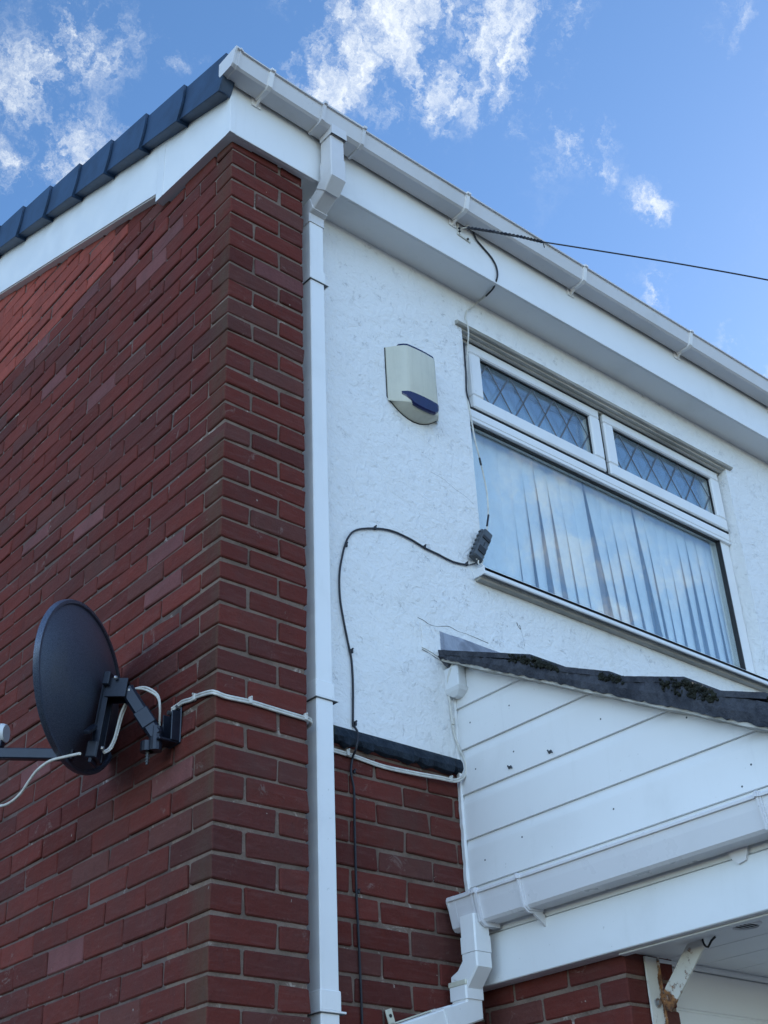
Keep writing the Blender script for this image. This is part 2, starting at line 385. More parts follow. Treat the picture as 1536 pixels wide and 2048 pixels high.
# ------------------------------------------------------------------ ground
GZ = -5.27
g = MB(); g.add([(-400, -400, GZ), (400, -400, GZ), (400, 400, GZ), (-400, 400, GZ)], [(0, 1, 2, 3)])
go = g.build('ground', M_GROUND); go['kind'] = 'structure'

# ------------------------------------------------------------------ house
HX1, HY1 = 7.5, 8.0
SL = 0.355                                    # roof slope
ZK = [0.0339, -0.0429, -0.123, -0.2067, -0.2875, -0.3676, -0.4491, -0.5284, -0.6075, -0.6842, -0.7587, -0.8361, -0.9113, -0.9887, -1.0614, -1.1354, -1.2106, -1.286, -1.3586, -1.4334, -1.5056, -1.5784, -1.6531, -1.7243, -1.7971, -1.8715, -1.9467, -2.0203, -2.0946, -2.1694, -2.2437, -2.3166, -2.3919, -2.4691, -2.5459, -2.6243, -2.7011, -2.7826, -2.8598, -2.9365, -3.012, -3.0873]
ZD = {k: z for k, z in enumerate(ZK)}
for k in range(42, 72): ZD[k] = ZD[k - 1] - 0.0757
for k in range(-1, -28, -1): ZD[k] = ZD[k + 1] + 0.0765
house = thing('house', (0, 0, GZ), 'two storey house corner with red brick gable, white rendered front and grey verge tiles', 'house')

def tone(front=True, new=False):
    r = random.random(); v = random.gauss(1, 0.085) * (0.86 if front else 1.06)
    if new: c = (0.31 * v, 0.072 * v, 0.052 * v)
    elif r < (0.012 if front else 0.055): c = (0.185 * v, 0.070 * v, 0.066 * v)
    elif r < 0.16: c = (0.125 * v, 0.044 * v, 0.036 * v)
    elif r < 0.40: c = (0.124 * v, 0.032 * v, 0.026 * v)
    else: c = (0.145 * v, 0.033 * v, 0.025 * v)
    return c + (1,)
J = 0.0055
X3 = ((1, 0, 0), (0, 1, 0), (0, 0, 1))
def bk(mb, x0, x1, y0, y1, k, col, ex=0.0):
    zt = ZD[k] - J + ex; zb = ZD[k + 1] + J - ex
    mb.obox(((x0 + x1) / 2, (y0 + y1) / 2, (zt + zb) / 2), X3, ((x1 - x0) / 2, (y1 - y0) / 2, (zt - zb) / 2 * random.uniform(0.975, 1.015)), 0.0036, col, 0.0018)
bm_ = MB()
def top_line(y): return (0.085 if y < 0.5 else 0.19 + SL * (min(y, 8.04 - y) - 0.55)) + 0.02
for k in range(-22, 70):
    zb = ZD[k + 1]
    odd = k % 2 != 0
    if ZD[k] < 0.16:
        if not odd:
            bk(bm_, 0, .1025, 0, .215, k, tone()); bk(bm_, .1125, .3275, 0, .1025, k, tone())
        else:
            bk(bm_, 0, .215, 0, .1025, k, tone()); bk(bm_, .225, .3275, 0, .215, k, tone())
    y = 0.225 if not odd else 0.1125
    while y < HY1 - 0.1:
        y1 = min(y + .215, HY1)
        if zb < top_line((y + y1) / 2 + 0.12 * (1 if y < 4 else -1)) - 0.0:
            jx = random.gauss(0, 0.0012)
            new = k < -1 and (y > 0.75 and y < 5)
            bk(bm_, jx, .1025, y - .0012 + random.gauss(0, .0015), y1 + .0012 + random.gauss(0, .0015), k, tone(False, new), .0013)
        y += .225
gable = bm_.build('brick_gable_wall', M_BRICKG, house)
mt = MB()
mt.box(.006, .32, .006, .21, GZ, .079); mt.build('mortar_joints', M_MORTAR, gable); mt = MB()
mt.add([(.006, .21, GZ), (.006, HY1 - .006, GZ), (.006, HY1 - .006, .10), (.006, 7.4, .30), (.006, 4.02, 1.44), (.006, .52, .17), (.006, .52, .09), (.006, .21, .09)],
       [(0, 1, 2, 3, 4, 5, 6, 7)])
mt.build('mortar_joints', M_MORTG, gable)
# lower brick panel, set back beside the pier
bp_ = MB()
for k in range(28, 70):
    x = 0.33 + (0.0 if k % 2 == 0 else -0.1125)
    off = -0.11 if k % 2 == 0 else 0.0
    x = 0.355 + off + 0.12
    bk(bp_, 0.30, x - .01, .13, .2, k, tone())
    while x < 1.25:
        bk(bp_, x, x + .215, .13, .2, k, tone()); x += .225
bpan = bp_.build('brick_panel', M_BRICK, house)
mt = MB(); mt.box(.30, 1.6, .1365, .22, GZ, -2.12); mt.build('mortar_joints', M_MORTAR, bpan)
# rendered wall with window opening
OX0, OX1, OZ0, OZ1 = 1.262, 3.096, -1.335, -0.118
rw = MB()
rw.box(.32, OX0, .115, .30, -2.113, .12); rw.box(OX1, HX1, .115, .30, -2.113, .12)
rw.box(OX0, OX1, .115, .30, OZ1, .12); rw.box(OX0, OX1, .115, .30, -2.113, OZ0)
rw.build('rendered_wall', M_REND, house)
lw = MB(); lw.box(1.6, HX1, .12, .30, GZ, -2.113); lw.build('lower_wall', M_REND, house)
# raised patch and cracks in the render beside the lead flashing
pa = MB()
def plate(mb, pts, y, t, tilt=0.0):
    a = [(x, y, z) for x, z in pts]; b = [(x, y - t - tilt * i % 2 * 0, z) for i, (x, z) in enumerate(pts)]
    mb.loft([a, b])
plate(pa, [(.915, -1.728), (.918, -1.68), (.913, -1.632), (.95, -1.628), (.985, -1.634), (1.002, -1.640), (1.006, -1.68), (1.012, -1.735), (.985, -1.742), (.95, -1.733)], .117, .006)
pa.build('render_patch', M_REND, house)
for P_, r_ in (([(.905, .1145, -1.614), (.935, .1145, -1.618), (.96, .1145, -1.626), (1.0, .1145, -1.622), (1.03, .1145, -1.612), (1.06, .1145, -1.606), (1.1, .1145, -1.613), (1.14, .1145, -1.611), (1.25, .1145, -1.618)], .0011),
               ([(.915, .113, -1.735), (.95, .113, -1.742), (.985, .113, -1.752), (1.01, .113, -1.755)], .0011),
               ([(1.415, .1145, -1.485), (1.422, .1145, -1.500), (1.434, .1145, -1.508), (1.430, .1145, -1.492)], .0018),
               ([(1.434, .1148, -1.508), (1.440, .1148, -1.53), (1.447, .1148, -1.575)], .0004),
               ([(1.02, .1148, -.955), (1.08, .1148, -.962), (1.14, .1148, -.985), (1.2, .1148, -1.0), (1.24, .1148, -1.02)], .0004)):
    cr = MB(); cr.tube(P_, r_, 5, 3, taper=lambda t: .35 + .65 * abs(math.sin(7 * t + .6))); cr.build('render_crack', M_CRK, house)
# bituminous strip under the render
ts = MB(); rings = []
n = 60
for i in range(n + 1):
    x = .335 + (1.068 - .335) * i / n
    a = .006 * math.sin(i * .9) + random.uniform(-.004, .004); b = random.uniform(-.004, .004)
    rings.append([(x, .128, -2.108 + b * .4), (x, .110 + b, -2.110 + b * .5), (x, .103 + b, -2.122), (x, .096 + a * .6, -2.145), (x, .106 + a, -2.161 + a), (x, .128, -2.163 + a)])
ts.loft(rings); ts.build('bitumen_strip', M_TAR, house, smooth=False)
# soffit
so = MB(); so.box(.03, HX1, -.028, .20, .079, .088, .001); 
# sloping underside behind the bargeboard
def zy(y): return .200 + SL * (y - .52)
ys = [.497, 4.02, 7.55]
zs = [zy(.497) - .022, zy(4.02) - .022, zy(.497) - .022]
so.loft([[(-.028, y, z), (.02, y, z), (.02, y, z + .009), (-.028, y, z + .009)] for y, z in zip(ys, zs)])
so.build('soffit_board', M_PVC, house)
fa = MB(); fa.box(-.0351, HX1, -.0355, -.0255, .070, .335, .0015); fa.box(.091, HX1, -.0255, -.0155, .070, .079, .001)
fa.build('fascia_board', M_PVC, house)
ba = MB()
zt = lambda y: .25 + SL * (y + .035)
# box end: bottom from z .070 to .130 over half a metre, then the board follows the rake
pts = [(-.0254, .070), (.494, .127), (.494, zt(.494) + .03), (-.0254, zt(-.03) + .03)]
ba.loft([[(-.0355, y, z) for y, z in pts], [(-.0255, y, z) for y, z in pts]])
ba.build('box_end_board', M_PVC, house)
bu = MB(); bu.loft([[(-.0340, -.0250, .0706), (.09, -.0250, .0706), (.09, -.0250, .0785), (-.0340, -.0250, .0785)], [(-.0352, .490, .1265), (.09, .490, .1265), (.09, .490, .134), (-.0352, .490, .134)]])
bu.loft([[(-.030, .492, .128), (.004, .492, .128), (.004, .492, .19), (-.030, .492, .19)], [(-.030, .4965, .128), (.004, .4965, .128), (.004, .4965, .19), (-.030, .4965, .19)]])
bu.build('box_end_base', M_PVC2, house)
bb = MB()
pts = [(.4965, .174), (4.02, .174 + SL * 3.5235), (7.55, .174), (7.55, .40), (4.02, .174 + SL * 3.5235 + .23), (.4965, zt(.5) + .03)]
bb.loft([[(-.0345, y, z) for y, z in pts], [(-.0245, y, z) for y, z in pts]])
pts2 = [(.4965, .174), (4.02, .174 + SL * 3.5235), (4.02, .174 + SL * 3.5235 + .008), (.4965, .182)]
bb.loft([[(-.0245, y, z) for y, z in pts2], [(.05, y, z) for y, z in pts2]])
bb.build('bargeboard', M_PVC, house)
jt = MB(); jt.loft([[(-.0372, .440, .124), (-.0372, .446, .124), (-.0372, .446, .42), (-.0372, .440, .42)], [(-.035, .440, .124), (-.035, .446, .124), (-.035, .446, .42), (-.035, .440, .42)]])
jt.build('joint_trim', M_PVC, house); jt = MB()
jt.box(-.0372, -.012, -.0372, -.012, .0695, .31, .001)
jt.build('joint_trim', M_PVC, house)
# roof
rf = MB()
for side in (0, 1):
    nrow = 13
    for i in range(nrow):
        y0 = -.06 + .3125 * i; y1 = y0 + .36; z0 = .375 + SL * (y0 + .06); z1 = z0 + SL * .36
        if side: y0, y1 = 8.04 - y0, 8.04 - y1
        cols = 3
        for c in range(cols):
            xa = -.03 + (HX1 + .0) * c / cols; xb = -.03 + (HX1 + .0) * (c + 1) / cols
            rf.add([(xa, y0, z0 + .028), (xb, y0, z0 + .028), (xb, y1, z1), (xa, y1, z1), (xa, y0, z0), (xb, y0, z0), (xb, y1, z1 - .02), (xa, y1, z1 - .02)],
                   [(0, 1, 2, 3), (4, 7, 6, 5), (0, 4, 5, 1), (0, 3, 7, 4), (1, 5, 6, 2)])
roof = rf.build('tiled_roof', M_ROOF, house)
rr = MB(); rr.tube([(-.08, 4.02, 1.86), (HX1, 4.02, 1.86)], .11, 12, 0); rr.build('ridge_tile', M_ROOF, roof, smooth=True)
# verge tiles
for i in range(13):
    y = -.078 + .3025 * i; z = .417 + .1052 * i
    L = .3025 + .02
    top = []; bot = []
    # side profile (y, z) of the outer face: curved lower end, tapering to the upper end
    h = .166
    prof = []
    for s_ in range(7):
        t = s_ / 6
        prof.append((y + .043 * t - .013 * math.sin(math.pi * t) , z - h * t))
    upb = (y + .043 + L, z - h + SL * L + .012); upt = (y + L, z + SL * L - .012)
    ring_o = prof + [upb, upt]
    def shift(r, x, ins=0.0): return [(x, a, b) for a, b in r]
    xo = [-.092] * 7 + [-.079, -.079]
    outer = [(xo[q], a, b) for q, (a, b) in enumerate(ring_o)]
    xi = [-.083] * 7 + [-.070, -.070]
    inner = [(xi[q], a + (.0 if q < 7 else 0), b + (.004 if q >= 6 and q < 8 else 0)) for q, (a, b) in enumerate(ring_o)]
    t_ = MB(); t_.loft([outer, inner])
    a0, a1 = prof[6], upb                       # bottom return
    t_.loft([[(-.088, a0[0] - .001, a0[1]), (-.036, a0[0] - .001, a0[1] + .004), (-.036, a0[0] - .001, a0[1] + .010), (-.088, a0[0] - .001, a0[1] + .006)],
             [(-.076, a1[0], a1[1]), (-.036, a1[0], a1[1] + .004), (-.036, a1[0], a1[1] + .010), (-.076, a1[0], a1[1] + .006)]])
    # closed lower end
    e = [prof[q] for q in range(7)]
    t_.loft([[(-.090, a + .002, b) for a, b in e] + [(-.036, a + .002, b) for a, b in e[::-1]],
             [(-.090, a + .006, b) for a, b in e] + [(-.036, a + .006, b) for a, b in e[::-1]]])
    # top flange on the tile
    t_.loft([[(-.091, y, z + .0005), (.02, y, z + .0005), (.02, y, z + .006), (-.091, y, z + .006)],
             [(-.078, upt[0], upt[1] + .0005), (.02, upt[0], upt[1] + .0005), (.02, upt[0], upt[1] + .006), (-.078, upt[0], upt[1] + .006)]])
    t_.build('verge_tile', M_TILE, house)

ew = MB(); ew.box(HX1 - .28, HX1 - .001, .301, HY1 - .3, GZ, .30); ew.box(.12, HX1 - .001, HY1 - .28, HY1 - .001, GZ, .12)
ew.loft([[(HX1 - .28, y, z) for y, z in ((.301, .30), (4.02, 1.62), (7.7, .30))], [(HX1 - .001, y, z) for y, z in ((.301, .30), (4.02, 1.62), (7.7, .30))]]); ew.build('rear_walls', M_REND, house)
# ------------------------------------------------------------------ window (part of the house)
FY = .172
win = MB(); FX0, FX1, FZ0, FZ1 = 1.268, 3.095, -1.31, -0.112
FX0 = 1.272; FX1 = 3.094
TZ = -0.475                                     # transom, underside of sashes
def frame_rect(mb, x0, x1, z0, z1, wl_, wr, wb, wt, ya, yb, bv=.004):
    mb.box(x0, x1, ya, yb, z1 - wt, z1, bv); mb.box(x0, x1, ya, yb, z0, z0 + wb, bv)
    mb.box(x0, x0 + wl_, ya, yb, z0 + wb, z1 - wt, bv); mb.box(x1 - wr, x1, ya, yb, z0 + wb, z1 - wt, bv)
frame_rect(win, FX0, FX1, FZ0, FZ1, .064, .082, .055, .035, FY + .012, FY + .07)
win.box(FX0, FX1, FY - .002, FY + .07, TZ - .052, TZ - .006, .005)
win.box(FX0, FX1, FY - .002, FY + .03, TZ - .068, TZ - .052, .002)
win.box(2.170, 2.215, FY + .010, FY + .07, TZ, FZ1, .003)
window = win.build('window', M_PVC, house)
S1 = (1.343, 2.180, TZ - .001, FZ1 - .012); S2 = (2.186, 3.015, TZ - .001, FZ1 - .012)
S2 = (2.208, 3.080, TZ - .001, FZ1 - .012)
for (x0, x1, z0, z1) in (S1, S2):
    sm = MB(); frame_rect(sm, x0, x1, z0, z1, .066, .066, .066, .060, FY - .014, FY + .05, .006)
    # glazing bevel
    px0, px1, pz0, pz1 = x0 + .066, x1 - .066, z0 + .066, z1 - .060
    sm.build('sash', M_PVC, window)
    gk = MB(); frame_rect(gk, px0 - .001, px1 + .001, pz0 - .001, pz1 + .001, .005, .005, .005, .005, FY + .002, FY + .012, 0); gk.build('gasket', M_DARK, window)
    gp = MB(); gp.box(px0, px1, FY + .012, FY + .016, pz0, pz1); gp.build('glass_pane', M_GLASS, window)
    gp = MB(); gp.box(px0, px1, FY + .034, FY + .037, pz0, pz1); gp.build('glass_pane', M_GLASS, window)
    lm = MB(); W_ = px1 - px0; Hh = pz1 - pz0; pitch = W_ / 5.0; st = .062
    def strip(xa, za, xb, zb):
        # clip to the pane
        if xa < px0: za += (zb - za) * (px0 - xa) / (xb - xa); xa = px0
        if xb > px1: zb = za + (zb - za) * (px1 - xa) / (xb - xa); xb = px1
        if xb - xa < .004: return
        d = vnorm((xb - xa, 0, zb - za)); nn = np.array((-d[2], 0, d[0])); c = ((xa + xb) / 2, FY + .0105, (za + zb) / 2)
        lm.obox(c, (d, (0, 1, 0), nn), (math.hypot(xb - xa, zb - za) / 2, .0015, .0035), .001)
    for q in range(-1, 6):
        xa = px0 + st + pitch * q; xb = xa + pitch
        if xb > px0 and xa < px1: strip(xa, pz1, xb, pz0); strip(xa, pz0, xb, pz1)
    lm.build('lead_lattice', M_LEADC, window)
sg = MB(); sg.box(FX0 + .002, FX1 - .004, FY - .004, FY + .012, TZ - .0055, TZ - .0005); sg.box(2.1815, 2.2065, FY + .004, FY + .010, TZ, FZ1 - .014)
sg.box(FX0 + .058, FX1 - .080, FY + .014, FY + .03, TZ - .074, TZ - .068); sg.box(FX1 - .088, FX1 - .081, FY + .006, FY + .03, FZ0 + .05, TZ - .068)
sg.build('gasket', M_DARK, window)
gp = MB(); gp.box(FX0 + .06, FX1 - .080, FY + .030, FY + .034, FZ0 + .05, TZ - .05); gp.build('glass_pane', M_GLASS, window)
sl = MB(); sl.box(1.205, 3.6, .058, .185, -1.352, -1.333, .003); sl.box(1.268, 3.6, .150, .190, -1.333, -1.300, .004)
sl.box(1.203, 1.209, .056, .13, -1.365, -1.331, .001); sl.box(1.205, 3.6, .058, .066, -1.366, -1.334, .003)
sl.build('window_sill', M_PVC2, window)
sb = MB(); sb.box(1.21, 3.6, .085, .12, -1.372, -1.353, .004); sb.build('sill_bedding', M_LINT, window)
dm = MB(); rings = []
for i in range(41):
    x = 1.225 + (3.135 - 1.225) * i / 40; e = random.uniform(-.0018, .0018)
    rings.append([(x, .121, -.096 + e), (x, .100 + e, -.104), (x, .093 + e, -.112 + e), (x, .100, -.120 + e), (x, .121, -.121)])
dm.loft(rings)
dm.box(OX0 + .002, OX1 - .002, .1165, FY + .02, -.128, -.1185, .002)
dm.box(OX0 + .004, OX1 - .004, .135, .150, -.134, -.128, .002); dm.box(OX0 + .004, OX1 - .004, .158, FY + .012, -.140, -.1285, .002)
dm.build('head_drip', M_LINT, window)

bl = MB(); random.seed(21)
bt = {}
n = 22
gapf = [0, .02, .05, .16, .34, .44, .50, .40, .30, .22, .62, .44, .34, .46, .72, .50, .40, .44, .60, .50, .40, .30, .2, .2]
for i in range(n):
    x = 1.36 + .0775 * i + (.030 if i >= 10 else 0) + (.022 if i >= 14 else 0)
    gp_ = gapf[i]; wt_ = .089; twist = math.radians((-4 if i < 5 else -3) + 3 * random.uniform(-1, 1)); twb = twist + gp_ * math.radians(50)
    lean = {5: .02, 6: .035, 7: .05, 8: .045, 9: .05, 10: .07, 11: .05, 12: .06, 13: .06, 14: .05, 15: .03}.get(i, .012 if i > 3 else .004)
    rings = []
    for s_ in range(11):
        t = s_ / 10; tw = twist + (twb - twist) * t ** .85; xc = x + lean * t; z = TZ + .02 - (.87) * t
        ring = []
        for q in range(5):
            u = (q / 4 - .5) * wt_; bow = .009 * (1 - (2 * q / 4 - 1) ** 2)
            ring.append((xc + u * math.cos(tw), .262 + u * math.sin(tw) - bow, z))
        rings.append(ring)
    bl.loft(rings, closed=False, caps=False)
blind = bl.build('vertical_blind', M_BLIND, None, smooth=True, loc=(2.1, .26, -1.3))
tag(blind, 'pale vertical blind with twisted vanes hanging behind the large window pane', 'window blind')
hr = MB(); hr.box(1.31, 3.09, .245, .285, TZ + .02, TZ + .05, .003); hr.build('headrail', M_PVC, blind)
nc = MB(); rings = []
for i in range(120):
    x = 1.30 + 1.80 * i / 119; yy = .318 + .012 * math.sin(i * .8) + .006 * math.sin(i * 2.1 + 1)
    rings.append([(x, yy, -.10), (x, yy + .002, -1.36)])
nc.loft(rings, closed=False, caps=False)
net = nc.build('net_curtain', M_NET, None, smooth=True, loc=(2.1, .33, -1.36))
tag(net, 'grey blue net curtain hanging close behind the vertical blind', 'curtain')
rm = MB(); rm.box(.7, 4.2, .40, .45, -2.2, .06); rm.build('inner_wall', M_ROOM, house)

# ------------------------------------------------------------------ square-line gutter profile
def gz(x): return .028 * math.exp(-(x + .1) / .35)
def gut_profile(o, s=1.0, t=.003, grow=0.0):
    # (out, up) with out measured away from the wall, closed U loop
    g_ = grow
    outer = [(.004 - g_ * .0, .0 + g_ * .4), (.006 - g_ * 0, -.055), (.012, -.0665 - g_), (.078, -.0685 - g_), (.088 + g_, -.062 - g_ * .6), (.100 + g_, -.020), (.104 + g_, .0), (.1125 + g_, .001), (.1135 + g_, .006 + g_ * .5), (.110 + g_ * .5, .0095 + g_ * .5), (.100, .0095 + g_ * .5)]
    inner = [(.097, -.000), (.092, -.022), (.084, -.058), (.077, -.063), (.015, -.062), (.009, -.052), (.008, .0 + g_ * .4)]
    return outer + inner
GY = -.036; GZT = .356
def ring_front(x, prof): return [(x, GY - o, GZT + u + gz(x)) for o, u in prof]
gut = thing('roof_gutter', (.5, -.09, .29), 'long white square gutter with clips along the eaves above the rendered front', 'gutter')
gm = MB(); pr = gut_profile(0)
xs = [-.088 + .03 * i for i in range(14)] + [.33]
gm.loft([ring_front(x, pr) for x in [-.088, -.06, -.02, .03, .08, .14, .2, .26, .34]]); gm.loft([ring_front(x, pr) for x in [.52, .6, .7, .85, 1.0, 1.3, 1.7, 2.2, 3, HX1]])
gm.build('gutter_channel', M_GUT, gut)
se = MB()
solid = [(.0, .006), (.0, -.055), (.008, -.071), (.082, -.073), (.093, -.064), (.106, -.020), (.116, .0), (.116, .008), (.0, .008)]
def solid_ring(x, g_=0): return [(x, GY - o * (1 + g_), GZT + u * (1 + g_) + gz(x)) for o, u in solid]
se.loft([solid_ring(-.094), solid_ring(-.086)]); se.loft([ring_front(-.086, gut_profile(0, grow=.003)), ring_front(-.060, gut_profile(0, grow=.003))])
se.loft([ring_front(-.073, gut_profile(0, grow=.006)), ring_front(-.068, gut_profile(0, grow=.006))])
se.build('stop_end', M_GUT, gut)
ol = MB(); ol.loft([ring_front(x, gut_profile(0, grow=.006)) for x in (.325, .36, .42, .48, .535)])
for x in (.322, .522): ol.loft([ring_front(x, gut_profile(0, grow=.0125)), ring_front(x + .014, gut_profile(0, grow=.0125))])
ol.loft([[(x, y, z) for x, y in ((.372, -.135), (.447, -.135), (.447, -.058), (.372, -.058))] for z in (.305, .255)], caps=False)
ol.build('gutter_outlet', M_GUT, gut)
for x in (.078, 1.106, 1.847, 2.618, 3.39, 4.16):
    b = MB(); b.loft([ring_front(x - .0095, gut_profile(0, grow=.0075)), ring_front(x + .0095, gut_profile(0, grow=.0075))])
    b.loft([ring_front(x - .012, gut_profile(0, grow=.0022)), ring_front(x + .012, gut_profile(0, grow=.0022))])
    z0 = GZT + gz(x)
    b.box(x - .022, x + .022, -.041, -.036, z0 - .098, z0 - .02, .0015)
    b.loft([[(x - s_ * .003, -.041, z0 - .096), (x - s_ * .003, -.075, z0 - .073), (x - s_ * .003, -.041, z0 - .07)] for s_ in (-1, 1)])
    b.build('gutter_bracket', M_CLIP, gut)

# ------------------------------------------------------------------ main downpipe
def sq_pipe(mb, path, hw, hd, bev=.006, across=(1, 0, 0)):
    """square tube swept along path; across = fixed width axis"""
    A = vnorm(across); rings = []
    P = [np.array(p, float) for p in path]
    for i, p in enumerate(P):
        t0 = vnorm(P[i] - P[i - 1]) if i > 0 else vnorm(P[1] - P[0]); t1 = vnorm(P[i + 1] - P[i]) if i < len(P) - 1 else t0
        n0 = np.cross(t0, A); n1 = np.cross(t1, A); nb = vnorm(n0 + n1); k = 1 / max(.4, np.dot(nb, n0))
        ring = []
        for su, sv in ((-1, -1), (1, -1), (1, 1), (-1, 1)):
            u, v = su * hw, sv * hd
            if su == sv: c = [(u, v - sv * bev), (u - su * bev, v)]
            else: c = [(u - su * bev, v), (u, v - sv * bev)]
            if (su, sv) == (1, 1): c = [(u, v - bev), (u - bev, v)]
            if (su, sv) == (-1, -1): c = [(u, v + bev), (u + bev, v)]
            if (su, sv) == (1, -1): c = [(u - bev, v), (u, v + bev)]
            if (su, sv) == (-1, 1): c = [(u + bev, v), (u, v - bev)]
            ring += [p + A * a + nb * k * b for a, b in c]
        rings.append(ring)
    mb.loft(rings)
dp = thing('downpipe', (.41, .05, GZ), 'tall white square downpipe beside the brick pier, running down from the roof gutter', 'downpipe')
PX = .4095
m_ = MB(); sq_pipe(m_, [(PX, .0525, -.03), (PX, .0525, GZ)], .0325, .0325, .003); m_.build('pipe', M_PVC, dp)
m_ = MB(); sq_pipe(m_, [(PX, -.0885, .27), (PX, -.0885, .135)], .0335, .0335, .004); m_.build('pipe', M_GUT, dp)
m_ = MB(); sq_pipe(m_, [(PX, -.0885, .145), (PX, -.0885, .05), (PX, -.052, .012)], .0365, .0365, .004); m_.build('bend', M_GUT, dp)
m_ = MB(); sq_pipe(m_, [(PX, -.060, .020), (PX, .020, -.010 - .010)], .033, .033, .004); m_.build('pipe', M_GUT, dp)
m_ = MB(); sq_pipe(m_, [(PX, .005, -.004 - .012), (PX, .0525, -.030), (PX, .0525, -.10)], .0365, .0365, .004); m_.build('bend', M_GUT, dp)
for z in (-.385, -2.075, -2.99, -4.4):
    m_ = MB(); m_.box(PX - .0365, PX + .0365, .016, .089, z - .0, z + .055, .003); m_.box(PX - .0385, PX + .052, .0145, .10, z - .004, z + .0015, .001)
    m_.build('pipe_socket', M_PVC, dp)
    m_ = MB(); m_.box(PX - .0375, PX + .046, .0155, .095, z - .0065, z - .004); m_.build('joint_seal', M_GREYB, dp)

# ------------------------------------------------------------------ wall sounder
al = thing('alarm_box', (.95, .115, -.78), 'cream burglar alarm box with navy lens on the white wall left of the window', 'alarm box')
AX0, AX1, AXC = .815, 1.075, .945
def yf(x):
    d = abs(x - AXC); t = max(0, d - .070) / .060; return .043 + .065 * ((t * t + .012) ** .5 - .1095) / .897 + .004 * (d / .07) ** 2 * (d < .07) + .004 * (d >= .07) * (1 - t)
def zf(x): return -.734 + .028 * (abs(x - AXC) / .13) ** 2
def zb_(x): return -.752 + .064 * (abs(x - AXC) / .13) ** 2
XS = [AX0, .822, .835, .850, .863, .876, .8815, .890, .915, .945, .975, 1.000, 1.0085, 1.014, 1.027, 1.040, 1.055, 1.068, AX1]
ab = MB(); ab.loft([[(x, .112, -.447), (x, yf(x) + .003, -.447), (x, yf(x), -.450), (x, yf(x), zf(x) + .006), (x, yf(x) + .004, zf(x)), (x, yf(x) + (.112 - yf(x)) * .35, zf(x) + (zb_(x) - zf(x)) * .55), (x, yf(x) + (.112 - yf(x)) * .7, zf(x) + (zb_(x) - zf(x)) * .88), (x, .112, zb_(x))] for x in XS])
ab.build('casing', M_CREAM, al, smooth=True)
ln = MB(); XL = [x for x in XS if .840 < x < 1.050]
def zl(x): d = abs(x - AXC); return zf(x) if d < .05 else zf(x) + (-.682 - zf(x)) * min(1, (d - .05) / .048) ** 1.6
def lz(x): d = abs(x - AXC); return -.676 if d < .07 else -.676 + .006 * (d - .07) / .045
ln.loft([[(x, yf(x) + .004, lz(x) + .001), (x, yf(x) - .0035, lz(x) - .001), (x, yf(x) - .0035, zl(x) + .004), (x, yf(x) + .001, zl(x) - .003), (x, yf(x) + .008, zl(x) - .004)] for x in XL])
ln.build('lens', M_LENS, al)
tp = MB(); XT = [x for x in XS if .842 < x < 1.048]
tp.loft([[(x, yf(x) + .002, -.4472), (x, yf(x) + .002, -.4395), (x, yf(x) + .014, -.4395), (x, yf(x) + .014, -.4472)] for x in XT])
tp.build('top_strobe', M_LENS, al)
bk_ = MB(); bk_.loft([[(x, .1122, -.449), (x, .1122, zb_(x) - .003), (x, .1155, zb_(x) - .003), (x, .1155, -.449)] for x in [AX0 - .003] + XS[1:-1] + [AX1 + .003]]); bk_.build('back_plate', M_DARK, al)

RAYC = np.array([-1.86783, -2.87682, -3.67294]); RM = np.array(RC)
def onY(u, v, Y):
    r = RM.T @ np.array([(u - 768) / 2584.43, (v - 1024) / 2584.43, 1.0]); t = (Y - RAYC[1]) / r[1]; return tuple(RAYC + t * r)
def onX(u, v, X):
    r = RM.T @ np.array([(u - 768) / 2584.43, (v - 1024) / 2584.43, 1.0]); t = (X - RAYC[0]) / r[0]; return tuple(RAYC + t * r)
# ------------------------------------------------------------------ satellite dish
AZ, TI = math.radians(41.0), math.radians(5.8)
DN = np.array([-math.sin(AZ) * math.cos(TI), math.cos(AZ) * math.cos(TI), math.sin(TI)])
DU = np.array([math.cos(AZ), math.sin(AZ), 0]); DW = np.cross(DU, DN); DW = DW if DW[2] > 0 else -DW
ro = math.radians(2.0); DU, DW = math.cos(ro) * DU - math.sin(ro) * DW, math.cos(ro) * DW + math.sin(ro) * DU
DC = np.array([-.22, .397, -2.066])
dish = thing('satellite_dish', (0, .21, -2.2), 'black mesh satellite dish on a wall arm on the brick gable', 'satellite dish')
rf_ = MB(); rings = []; NA = 64
HW, HH = .330, .233
def dpt(a, r, back=0.0): return DC + DU * HW * r * math.cos(a) + DW * HH * r * math.sin(a) - DN * (.058 * (1 - r * r) + back)
RR = [1.0, .97, .9, .8, .65, .5, .35, .2, .08, .02]
front = [[dpt(2 * math.pi * k / NA, r, -.004) for k in range(NA)] for r in RR[::-1]]
back = [[dpt(2 * math.pi * k / NA, r) for k in range(NA)] for r in RR]
lip = [[dpt(2 * math.pi * k / NA, 1.0, -.004) for k in range(NA)], [dpt(2 * math.pi * k / NA, 1.025, -.004) for k in range(NA)], [dpt(2 * math.pi * k / NA, 1.03, .004) for k in range(NA)], [dpt(2 * math.pi * k / NA, 1.02, .012) for k in range(NA)], [dpt(2 * math.pi * k / NA, .985, .008) for k in range(NA)]]
rf_.loft(front[:-1] + lip + back[1:], caps=True)
def dish_mat():
    m = NM('powder_coated_dish')
    g_ = m.noise(420, 2, 0.5)
    c = m.mix(m.rng(g_, .40, .60), (0.050, 0.062, 0.092), (0.100, 0.122, 0.170))
    c = m.mix(m.rng(m.noise(7, 5, 0.6), 0.5, 0.75, 0, 0.35), c, (0.11, 0.115, 0.12))
    m.set(c, 0.38, 0.35); m.bump(g_, 0.25, 0.002); return m.m
